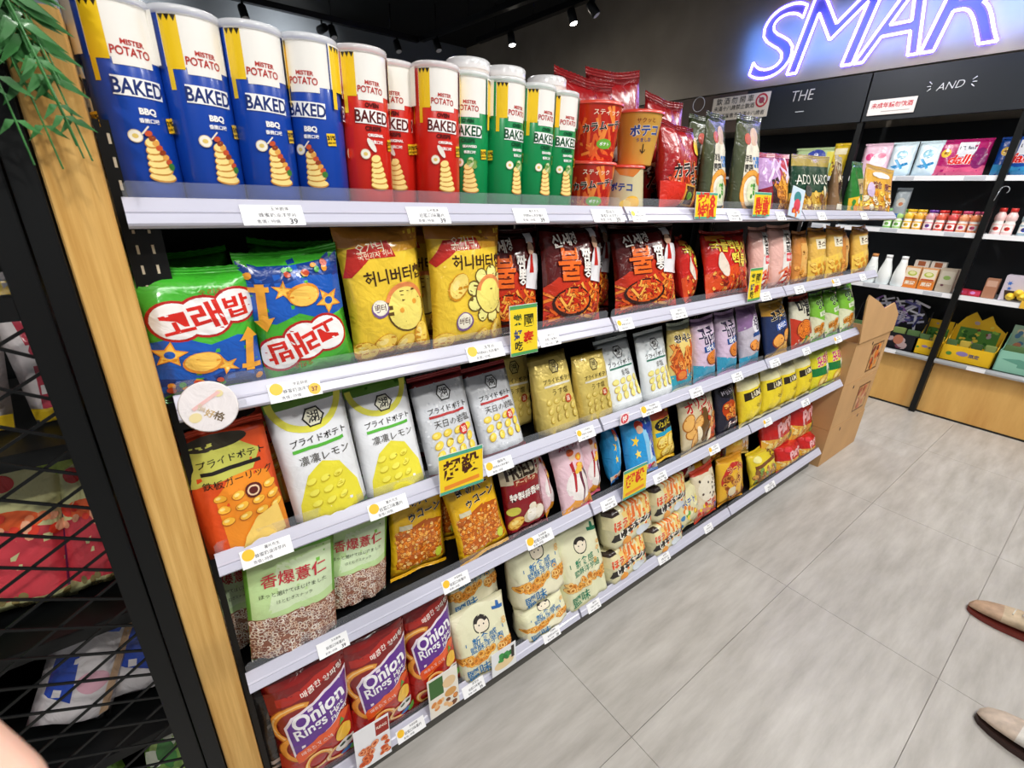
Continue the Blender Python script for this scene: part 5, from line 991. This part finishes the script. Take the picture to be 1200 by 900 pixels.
mb = MB(); mb.lathe([(.034, -.0006), (.0355, 0), (.034, .0006)], 40); o = mb.build('disc', mat('pearly_plastic', '#f3ecec', rough=.12, coat=.5, bump=(40, .5, .004)), tg); o.rotation_euler = (radians(90), 0, 0)
a = Art(.066, .066, 3); a.STEP = .00012; a.text('格', .66, .28, .2, '#6b5636', -30, .04); a.text('好', .5, .36, .17, '#c9a86a', -30, .04); a.ell(.24, .3, .12, .1, '#f0dfa8', 20); a.ell(.72, .76, .08, .07, '#f0dfa8', 20); a.poly([(.2, .5), (.7, .82), (.76, .78), (.24, .44)], '#f3c6c2'); a.text('價', .38, .5, .16, '#dcc9b0', -30, .03)
flat_print(a, 'print', Matrix.Translation((-.033, -.0008, -.033)), tg); MB().box(.02, .001, -.004, .045, .002, .004).build('arm', clearpl, tg)

# ------------------------------------------------------------------ cardboard stand at the gondola end
cb = mat('cardboard', '#c99e6c', rough=.8, nvar=(5, .07, (1, 1, 1)))
cs = thing('cardboard_display', 'tall brown cardboard display stand against the far end of the shelving', 'cardboard stand', (2.735, 0, 0))
FX = Matrix(((1, 0, 0, 0), (0, 0, -1, 0), (0, 1, 0, 0), (0, 0, 0, 1)))
for k, (za_, zb_) in enumerate([(0, .22), (.222, .47), (.472, .705)]):
    mb = MB(); x1 = .50 if k else .52; mb.box(0, 0.0, za_, x1, .006, zb_, bev=.001); mb.box(0, .006, za_, .006, .36, zb_); mb.box(x1 - .006, .006, za_, x1, .36, zb_); mb.box(.006, .354, za_, x1 - .006, .36, zb_); mb.build('carton', cb, cs)
mb = MB(); mb.prism([(0, .707), (.50, .707), (.49, .80), (.36, .875), (.22, .86), (.12, .90), (-.07, .955), (-.08, .93)], .003, .009, M=FX); mb.build('top_flap', cb, cs)
for (x0, z0, x1, z1, cols, lb) in [(.27, .50, .44, .66, ['#e8862c', '#d9602c', '#7a2a1c'], 'orange'), (.27, .26, .44, .42, ['#c9785a', '#e0b08a', '#a8583c'], 'brown'), (.36, .72, .46, .83, ['#2f86a8', '#7a3a5a', '#d9c9b0'], 'teal')]:
    w_, h_ = x1 - x0, z1 - z0; a = Art(w_, h_, 7); a.STEP = .0002; a.rect(0, 0, 1, 1, '#6b4526'); a.rect(.06, .06, .94, .94, '#c99a66'); a.bits(.12, .12, .88, .88, 22, .11, cols, 'blob'); flat_print(a, 'printed_window', Matrix.Translation((x0, -.0006, z0)), cs)
for x, z in ((.16, .18), (.16, .43), (.24, .66), (.40, .2)): MB().box(x, -.0008, z, x + .012, -.0001, z + .018).build('hand_hole', rubber, cs)

# ------------------------------------------------------------------ wall display
XF = 4.14
wd = thing('wall_display', 'black wall shelving with lit white shelves and oak kick boards under the neon sign', 'shelving', (XF, 0, 0))
PY = [3.2, 2.385, 1.57, .752, -.062, -.875, -1.69]
for y in PY: MB().box(-.012, y - .017, 0, .03, y + .017, 1.868).build('post', blackmetal, wd)
MB().box(.33, -1.7, 0, .345, 3.2, 1.868).build('back_panel', mat('display_back', '#0a1016', rough=.6), wd)
shelfw = mat('white_shelf', '#dfe8f0', rough=.3)
for i in range(len(PY) - 1):
    y1, y0 = PY[i] - .018, PY[i + 1] + .018
    kb = MB(); kb.box(.03, y0, 0.012, .045, y1, .385, bev=.001); kb.build('kick_board', oakwall, wd); MB().box(.028, y0, 0, .05, y1, .012).build('plinth', rubber, wd)
    s_ = MB(); s_.box(.0, y0, .388, .33, y1, .40); b0 = s_.build('base_shelf', blackmetal, wd)
    r_ = MB(); r_.prism([(-.012, .372), (-.014, .385), (-.006, .402), (.002, .402), (.002, .372)], y0, y1, M=Matrix(((1, 0, 0, 0), (0, 0, 1, 0), (0, 1, 0, 0), (0, 0, 0, 1)))); r_.build('price_rail', steel, b0)
    for yt in (y0 + .18, y0 + .52): MB().box(-.0165, yt, .373, -.0145, yt + .09, .398).build('price_tag', whiteplastic, b0)
    for z in (.812, 1.188, 1.515):
        s_ = MB(); s_.box(.0, y0, z, .32, y1, z + .012); s0 = s_.build('shelf', shelfw, wd); MB().box(-.003, y0, z - .014, .0, y1, z + .016).build('price_rail', whiteplastic, s0)
        for yt in (y0 + .05, y0 + .4): MB().box(-.0042, yt, z - .010, -.0031, yt + .1, z + .012).build('price_tag', mat('tag_grey', '#c9ccd4', rough=.4), s0)
X = 4.20
W90 = radians(-90)
def wbag(des, lb, y, z, w_, h_, lean=4, grp='pouches on the top wall shelf', x=X):
    d = DES[des]; t = bag(des, lb, 0, 0, 0, w_, h_, 0, 0, 0, grp, 'pouch'); up = Matrix.Rotation(W90, 4, 'Z') @ Matrix.Rotation(-radians(lean), 4, 'X'); t.rotation_euler = up.to_euler(); t.location = (x, y, z + .002); return t
ZT = 1.5275
for d, lb, y, w_, in (('pinkpouch', 'pale pink detergent pouch on the top wall shelf', .625, .17), ('whitebluepouch', 'white and blue detergent pouch, left one', .475, .14), ('whitebluepouch', 'white and blue detergent pouch, right one', .335, .13), ('magentapouch', 'large magenta detergent pouch with red lettering', .165, .25), ('bluepouch', 'large blue detergent pouch with red lettering', -.115 + .01, .23)):
    wbag(d, lb, y, ZT, w_, .20)
wbag('greenpods', 'green and violet laundry pod pouch on the top wall shelf', 1.03, ZT, .28, .19); wbag('candyyellow', 'yellow pouch leaning beside the laundry pods', .855, ZT, .1, .21)
wbag('greypacket', 'grey and blue packet hanging between two wall shelves', .40, 1.245, .085, .2, 0, 'packets between wall shelves')
mb = MB(); mb.box(-.04, -.05, 0, .04, .05, .055, bev=.006); setp(mb.build('small_box', mat('cube_print', '#e6d8d4', nvar=(60, .3, (1, 1, 1))), None, (4.22, 1.27, ZT)), 'small white patterned cube box beside the laundry pods', 'box')
for k in range(4):
    t = thing('dark_bottle', ['dark cleaning bottle with a white collar, leftmost of four', 'dark cleaning bottle, second from the left', 'dark cleaning bottle, third from the left', 'dark cleaning bottle nearest the white cube'][k], 'bottle', (4.22, 1.66 - k * .085, ZT), group='dark bottles on the top wall shelf')
    MB().lathe([(.028, 0), (.031, .01), (.031, .09), (.014, .12), (.012, .14)], 16).build('bottle_body', mat('navy_plastic', '#16223f', rough=.3), t); MB().lathe([(.014, .14), (.015, .165)], 16).build('cap', mat('red_cap', '#a82a3a', rough=.4) if k % 2 else whiteplastic, t)

def bottle(c, cap, lb, y, z, h_=.125, r_=.025, x=X, grp='small drink bottles on the wall display'):
    t = thing('drink_bottle', lb, 'bottle', (x, y, z), group=grp)
    mb = MB(); mb.lathe([(r_ * .9, 0), (r_, .004), (r_, h_ * .42), (r_ * .86, h_ * .47), (r_ * .86, h_ * .53), (r_, h_ * .58), (r_, h_ * .72), (r_ * .62, h_ * .84), (r_ * .55, h_ * .87)], 18, cols=[c, c, '#f1ece6', '#f1ece6', c, c, c, '#f1ece6', '#f1ece6']); mb.build('bottle_body', tubecard, t)
    MB().lathe([(r_ * .66, h_ * .865), (r_ * .66, h_), (r_ * .6, h_ * 1.01), (.001, h_ * 1.01)], 16, cap).build('cap', tubecard, t)
    a = Art(r_ * 2.2, h_ * .3, 3); a.STEP = .0001; a.rect(.0, .1, 1, .9, '#f6f1ea'); a.ell(.5, .5, .25, .2, cap); a.text('果汁', .5, .5, .4, '#5a3a3a', 0, .03)
    def sf(px, py): th = pi + (px / (r_ * 2.2) - .5) * -2.0 * -1; return Vector((r_ * cos(th), r_ * sin(th), h_ * .08 + py)), Vector((cos(th), sin(th), 0))
    a.emit(sf, [r_ * 2.2 * k / 8 for k in range(1, 8)], [], tubecard, t)
zb = 1.201
bt = [('#8cc66a', '#7abf5a', .44, 'green'), ('#a6d07a', '#7abf5a', .385, 'lime green'), ('#f2c440', '#efc42c', .33, 'yellow'), ('#f0b040', '#efc42c', .275, 'deep yellow'), ('#d9a0a8', '#6a3a9a', .215, 'pinkish white purple capped'), ('#e0604a', '#d8342e', .16, 'red'), ('#cf4a4a', '#d8342e', .10, 'dark red'), ('#f0a070', '#d9507a', .045, 'peach coloured'), ('#ee8f5a', '#d9507a', -.01, 'orange')]
for c, cp, y, nm in bt:
    bottle(c, cp, f'small {nm} drink bottle in the front row of the middle wall shelf', y, zb); bottle(c, cp, f'small {nm} drink bottle in the row behind on the middle wall shelf', y - .005, zb, x=X + .06)
for y, nm in ((-.10, 'red capped white bottle left of the display post'), ):
    pass
for k, y in enumerate((-.105, -.155)): bottle('#eec9c6', '#d8342e', ['taller pale pink bottle with red cap, left one', 'taller pale pink bottle with red cap, right one beside the next bay'][k], y - .012, zb, .15, .026)
for k, y in enumerate((-.24, -.30, -.36, -.42)): bottle('#9db4bc', '#2a4fae', ['first', 'second', 'third', 'fourth'][k] + ' grey blue bottle with blue cap right of the display post', y, zb, .15, .028)
# milk bottles and cartons
zm = .825
for k, y in enumerate((.45, .365, .275)):
    t = thing('milk_bottle', ['white milk bottle with tan cap, leftmost of three', 'white milk bottle in the middle of three', 'white milk bottle beside the orange cartons'][k], 'bottle', (X, y, zm), group='white milk bottles')
    MB().lathe([(.036, 0), (.042, .006), (.041, .07), (.034, .11), (.022, .155), (.018, .18)], 22).build('bottle_body', mat('milk_white', '#eff2f0', rough=.3), t); MB().lathe([(.019, .18), (.019, .2), (.001, .201)], 18).build('cap', mat('cap_tan', '#d08a4a', rough=.4) if k == 0 else whiteplastic, t)
    a = Art(.05, .06, 2); a.STEP = .0001; a.rect(.1, .1, .9, .9, ['#e9e3b8', '#b8604a', '#c9705a'][k]); a.text('牛乳', .5, .5, .6, '#4a6a3a' if k == 0 else '#fff', 0, .03)
    a.emit(lambda px, py: (Vector((.0385 * cos(pi + (px - .025) * 24), .0385 * sin(pi + (px - .025) * 24), .012 + py)), Vector((cos(pi + (px - .025) * 24), sin(pi + (px - .025) * 24), 0))), [.05 * k_ / 6 for k_ in range(1, 6)], [], tubecard, t)
def carton(lb, y, z, w_, h_, d_, base, draw, x=X - .02, name='carton', cat='carton', grp=None, yaw=0):
    t = thing(name, lb, cat, (x, y, z), (0, 0, W90 + radians(yaw)), grp); MB().box(-w_ / 2, 0, 0, w_ / 2, d_, h_, base, bev=.0012).build('box_body', card, t)
    a = Art(w_, h_, 3); a.STEP = .0002; draw(a); flat_print(a, 'print', Matrix.Translation((-w_ / 2, -.0003, 0)), t); return t
oc = lambda a: (a.rect(0, .0, 1, .4, '#d97a28'), a.rect(.06, .45, .94, .95, '#efe0c8'), a.ell(.5, .7, .3, .2, '#b8c44a'), a.ell(.5, .72, .2, .13, '#e9e6a8'), a.text('果園', .5, .24, .66, '#f6ecd8', 0, .05), a.rect(.1, .43, .9, .5, '#c9552a'))
carton('orange and white fruit carton, left one', .205, zm, .085, .14, .05, '#d9a06a', oc); carton('orange and white fruit carton, right one', .115, zm, .085, .14, .05, '#d9a06a', oc)
carton('white carton with brown badge in the row behind, left one', .19, zm, .08, .18, .04, '#ece6dc', lambda a: (a.rect(.25, .8, .75, .97, '#a8603c'),), x=X + .06); carton('white carton with brown badge in the row behind, right one', .10, zm, .08, .18, .04, '#ece6dc', lambda a: (a.rect(.25, .8, .75, .97, '#a8603c'),), x=X + .06)
carton('taupe carton with green picture right of the orange cartons', .02, zm, .085, .15, .07, '#b5a694', lambda a: (a.rect(.1, .35, .9, .9, '#c9bfae'), a.ell(.5, .62, .22, .16, '#8aa85a'), a.ell(.35, .3, .1, .08, '#6a3f4a')))
for k, y in enumerate((-.075, -.135)):
    carton(['small red and pink box lying by the display post, left one', 'small red and pink box lying by the display post, right one'][k], y, zm, .06, .035, .06, '#b8283a', lambda a: (a.rect(.05, .3, .95, .9, '#c93a5a'), a.ell(.4, .6, .2, .15, '#d98ac8')))
carton('brown upright carton right of the display post', -.20, zm, .06, .12, .05, '#a8755a', lambda a: (a.rect(.1, .6, .9, .9, '#c9a08a'),))
t = carton('pale tray box filled with yellow lemons with round blue header', -.36, zm, .22, .15, .10, '#c9bfcc', lambda a: (a.poly([(.12, .04), (.95, .04), (.98, .42), (.06, .42)], '#3a2a22'), a.star(.12, .7, .07, .03, 6, '#3f6fc0'), a.star(.14, .5, .06, .025, 6, '#3f6fc0'), a.text('青森', .6, .72, .4, '#2f5fc0', 0, .06)))
mb = MB(); mb.lathe([(.085, -.002), (.085, .002)], 30); o = mb.build('header_disc', mat('header_blue', '#4f8fd0', rough=.4), t, (.06, .03, .16)); o.rotation_euler = (radians(90), 0, 0)
for k, (xx, zz) in enumerate(((-.06, .03), (-.01, .035), (.04, .03), (.08, .035), (-.03, .055), (.02, .06))):
    mb = MB(); mb.lathe([(.001, -.032), (.009, -.027), (.019, -.014), (.022, 0), (.019, .014), (.009, .027), (.001, .032)], 14, caps=(False, False)); o = mb.build('lemon', mat('lemon_skin', '#e9c63a', rough=.45), t, (xx, -.012, zz + .0)); o.rotation_euler = (radians(90), radians(70), 0)
mb = MB(); mb.box(-.001, -.06, 0, .001, .06, .045); setp(mb.build('yellow_notice', mat('yellow_card', '#e9b83a', rough=.5), None, (4.133, -.42, .80)), 'plain yellow notice card clipped under the lemon tray', 'card')
# base shelf display trays
zs = .402
def tray(lb, y, w_, hf, hb, base, front, back, things_=None, peaks=None):
    t = thing('display_tray', lb, 'display box', (X - .03, y, zs), (0, 0, W90)); mb = MB(); mb.box(-w_ / 2, 0, 0, w_ / 2, .004, hf, base); mb.box(-w_ / 2, .004, 0, w_ / 2, .16, .004, base)
    for sx in (-1, 1): mb.prism([(0, 0), (.16, 0), (.16, hb * .8), (.08, hf), (0, hf)], sx * w_ / 2 - .002, sx * w_ / 2 + .002, base, M=Matrix(((0, 0, 1, 0), (1, 0, 0, 0), (0, 1, 0, 0), (0, 0, 0, 1))))
    mb.build('tray', card, t); pk = MB(); P = [(-w_ / 2, 0), (w_ / 2, 0)] + (peaks or [(w_ / 2, hb), (-w_ / 2, hb)]); pk.prism(P, -.163, -.158, base, M=FX); pk.build('header_card', card, t)
    a = Art(w_, hf, 8); a.STEP = .0002; front(a); flat_print(a, 'front_print', Matrix.Translation((-w_ / 2, -.0003, 0)), t); a = Art(w_, hb, 9); a.STEP = .0002; back(a); flat_print(a, 'back_print', Matrix.Translation((-w_ / 2, .1575, 0)), t)
    for k in range(things_ or 0):
        xx = -w_ / 2 + w_ * (k + .5) / things_; m2 = MB(); m2.box(-w_ / things_ * .42, 0, 0, w_ / things_ * .42, .02, hf + .025, ['#5a7a4a', '#c9b04a', '#3f5a34', '#8a9c5a'][k % 4], bev=.003); m2.build('packet', card, t, (xx, .03 + .02 * (k % 2), .005))
tray('dark display box with violet silver collage header', .26, .42, .11, .33, '#14141c', lambda a: (a.bits(.05, .15, .95, .85, 18, .06, ['#b8a0a0', '#d9c9c4', '#6a3a4a', '#2a2430'], 'blob'), a.ell(.75, .6, .07, .08, '#b8745a')), lambda a: (a.bits(.15, .5, .85, .95, 60, .035, ['#6a6ab0', '#c9c9e0', '#3a3a7a', '#9a6ac0', '#e6e6f4'], 'stick'), a.text('彩蛋', .5, .62, .36, '#d9d2e8', 0, .04)), 5, [(.21, .18), (.17, .25), (.1, .33), (.03, .29), (-.05, .34), (-.12, .27), (-.2, .24), (-.21, .15)])
yf = lambda a: (a.ell(.16, .45, .06, .05, '#4f8a3a'), a.ell(.42, .55, .12, .06, '#8a7ab0'), a.text('限定', .66, .5, .2, '#2a3a7a', 0, .05)); yb_ = lambda a: (a.rect(.1, .3, .9, .75, '#4f8a3a'), a.bits(.15, .3, .85, .9, 30, .05, ['#7a4a34', '#2f6a2e', '#e9d04a', '#b8a0a8', '#8ac04a'], 'blob'))
tray('yellow display tray left of the display post', -.03 + .02, .14, .10, .22, '#e9bb1c', yf, yb_, 2); tray('yellow and green display tray right of the display post', -.215, .25, .10, .27, '#e9bb1c', yf, yb_, 4, [(.125, .2), (.06, .25), (.03, .3), (-.01, .26), (-.05, .31), (-.09, .27), (-.125, .2)])
tray('mint green display tray at the right end of the base shelf', -.52, .32, .13, .27, '#8cc4ae', lambda a: (a.poly([(.05, .6), (.3, .7), (.45, .62), (.6, .7), (.62, .62), (.4, .42), (.42, .3), (.3, .3), (.3, .44)], '#5f9c88'), a.ell(.8, .4, .05, .05, '#d9706a')), lambda a: (a.rect(0, .4, 1, 1, '#a8c8b0'), a.bits(.05, .45, .95, .95, 26, .06, ['#d98a6a', '#e9d9b0', '#5a8ab0', '#7ab07a'], 'blob')), 3)

# notices on the header
def notice(lb, y0, y1, z0, z1, draw, tilt=0):
    t = thing('notice', lb, 'notice', (4.105, (y0 + y1) / 2, z0), (0, radians(0), W90)); W, H = y0 - y1, z1 - z0; MB().box(-W / 2, 0, 0, W / 2, .003, H).build('board', mat('notice_board', '#efe6dc', rough=.5), t)
    a = Art(W, H, 3); a.STEP = .0003; draw(a); flat_print(a, 'print', Matrix.Translation((-W / 2, -.0004, 0)), t)
notice('cream notice about alcohol with round red prohibition mark', 1.89, 1.41, 1.96, 2.13, lambda a: (a.rect(0, 0, 1, 1, '#eadfce'), a.text('飲 酒 勿 開 車', .4, .82, .66, '#3a3430', 0, .03), a.text('未滿十八歲禁止飲酒', .4, .52, .72, '#3a3430', 0, .03), a.text('本店不販售予未滿十八歲者', .5, .2, .9, '#3a3430', 0, .02), a.arc(.87, .68, .1, .025, '#c9283a', n=24), a.rect(.8, .66, .94, .7, '#c9283a', -45), a.ell(.87, .68, .045, .045, '#a8485a')))
notice('white notice with bold red lettering under the AND board', .72, .462, 1.90, 1.99, lambda a: (a.rect(0, 0, 1, 1, '#f1e9e6'), a.text('未成年請勿飲酒', .5, .6, .88, '#c9283a', 0, .06), a.rect(.3, .2, .9, .24, '#a89a94')))
hk = MB()
for i in range(10): a0, a1 = pi * 1.3 * i / 10, pi * 1.3 * (i + 1) / 10; hk.bar((0, .02 * cos(a0), .02 * sin(a0)), (0, .02 * cos(a1), .02 * sin(a1)), .002, 6)
hk.bar((0, .02, 0), (0, .03, -.06), .002, 6); setp(hk.build('wire_hook', steel, None, (4.12, -.1, 1.45)), 'bent wire hook hanging from the display post', 'hook')

# ------------------------------------------------------------------ shopper at the right edge
def shoe(parent, x, y, yaw, upper, sole_c, toe_c):
    secs = []   # along the shoe: t, half width, height, lift
    prof = [(0, .012, .020, .004), (.012, .028, .034, .002), (.04, .040, .048, 0), (.08, .046, .060, 0), (.13, .043, .075, 0), (.17, .037, .09, 0), (.21, .034, .098, 0), (.25, .033, .098, 0), (.268, .026, .09, 0), (.275, .012, .08, .006)]
    M4 = Matrix.Translation((x, y, 0)) @ Matrix.Rotation(radians(yaw), 4, 'Z'); n = 16
    def ring(mb, t, hw, z0, z1, flat=False): return [mb.bm.verts.new(M4 @ Vector((hw * cos(2 * pi * i / n) * (1 if not flat else 1), -t, z0 + (z1 - z0) * (.5 + .5 * sin(2 * pi * i / n)) ** (.7)))) for i in range(n)]
    up = MB(); R_ = [ring(up, t, hw, .012 + lf, h) for t, hw, h, lf in prof]
    for k in range(len(R_) - 1):
        cc = lin(toe_c if k < 3 else upper)
        for i in range(n): up.face([R_[k][i], R_[k][(i + 1) % n], R_[k + 1][(i + 1) % n], R_[k + 1][i]], cc, 0, True)
    up.face(R_[0][::-1], lin(toe_c)); up.face(R_[-1], lin(upper)); s = up.build('shoe_upper', mat('shoe_leather', rough=.55, attr=True, nvar=(40, .18, (1, 1, 1))), parent)
    so = MB(); P = [(hw + .003, -t) for t, hw, h, lf in prof]; P = P + [(-a, b) for a, b in P[::-1]]; so.prism(P, .001, .016, sole_c, M=M4); so.build('sole', mat('shoe_sole', rough=.6, attr=True), parent)
    lc = MB()
    for k in range(4): p = .10 + .022 * k; z = .066 + .012 * k; lc.bar(M4 @ Vector((-.02, -p, z)), M4 @ Vector((.02, -p - .006, z)), .0022, 6)
    lc.build('laces', mat('lace', '#d8d2c6', rough=.7), parent)
pr = thing('person', 'standing shopper in worn pale shoes and dark trousers at the right edge', 'person', (0, 0, 0))
shoe(pr, 2.14, -.735, 4, '#c4b094', '#7a2f26', '#b89a80'); shoe(pr, 1.648, -.845, -6, '#ddd8d0', '#3a2622', '#c9b8a8')
# continuous lower body and torso from a skinned skeleton
sk = bpy.data.meshes.new('trousers'); V = [(1.90, -1.30, .98), (1.90, -1.30, 1.18), (2.02, -1.28, .90), (2.10, -1.12, .50), (2.125, -.985, .085), (1.78, -1.28, .90), (1.68, -1.18, .50), (1.645, -1.085, .085)]
sk.from_pydata(V, [(0, 1), (0, 2), (2, 3), (3, 4), (0, 5), (5, 6), (6, 7)], []); so_ = link('trousers', sk, pr)
md = so_.modifiers.new('skin', 'SKIN'); 
for i, r_ in enumerate([.14, .15, .10, .075, .055, .10, .075, .055]): so_.data.skin_vertices[0].data[i].radius = (r_, r_)
so_.data.skin_vertices[0].data[0].use_root = True; s2 = so_.modifiers.new('sub', 'SUBSURF'); s2.levels = 2; s2.render_levels = 2; sk.materials.append(mat('dark_cloth', '#1b1c22', rough=.9, bump=(60, .2, .003)))

# ------------------------------------------------------------------ finger of the photographer at the lower left
hand = thing('photographer_hand', 'blurred pink fingertip poking in at the bottom left corner', 'hand', (0, 0, 0))
skin = mat('skin', '#e6b7a3', rough=.55, bump=(400, .1, .0005)); skin.node_tree.nodes['Principled BSDF'].inputs['Subsurface Weight'].default_value = .15; skin.node_tree.nodes['Principled BSDF'].inputs['Subsurface Scale'].default_value = .004
palm = Vector((-.1328, -.4643, 1.1348)); wrist = Vector((-.1977, -.4158, 1.0772)); dn = Vector((-.006, -.008, -.0205))
chains = [([(-.0340, -.5903, 1.1750), (-.0434, -.576, 1.1755), (-.0594, -.549, 1.1773), (-.0844, -.5091, 1.1760)], .0098)]
base_ = [Vector(p) for p in chains[0][0]]
for k, (ln_, cu_) in enumerate(((.92, .35), (.80, .5), (.62, .55))):   # middle, ring and little finger, curled under
    o_ = dn * (k + 1); kn = base_[3] + o_; d1 = (base_[2] - base_[3]); d2 = base_[1] - base_[2]; q1 = kn + d1 * ln_ * .9; q2 = q1 + (d2 * .8 + Vector((-.01, .012, -.012)) * cu_ * 2) * ln_; q3 = q2 + (Vector((-.02, .016, -.006))) * ln_ * .8
    chains.append(([q3, q2, q1, kn], .009 - .0008 * k))
chains.append(([palm + Vector((.03, -.03, .052)), palm + Vector((.018, -.022, .042)), palm + Vector((-.002, -.01, .028)), palm + Vector((-.018, .0, .012))], .0105))
V = [tuple(wrist - Vector((.06, -.05, .05))), tuple(wrist), tuple(palm)]; Ed = [(0, 1), (1, 2)]; Rr = [.026, .024, .026]
for pts, r_ in chains:
    n0 = len(V); V += [tuple(p) for p in pts]; Ed += [(n0, n0 + 1), (n0 + 1, n0 + 2), (n0 + 2, n0 + 3), (n0 + 3, 2)]; Rr += [r_ * .8, r_, r_ * 1.08, r_ * 1.2]
hm = bpy.data.meshes.new('hand'); hm.from_pydata(V, Ed, []); ho = link('fingers_and_palm', hm, hand); md = ho.modifiers.new('skin', 'SKIN')
for i, r_ in enumerate(Rr): ho.data.skin_vertices[0].data[i].radius = (r_, r_)
ho.data.skin_vertices[0].data[2].use_root = True; s2 = ho.modifiers.new('sub', 'SUBSURF'); s2.levels = 2; s2.render_levels = 3; hm.materials.append(skin)
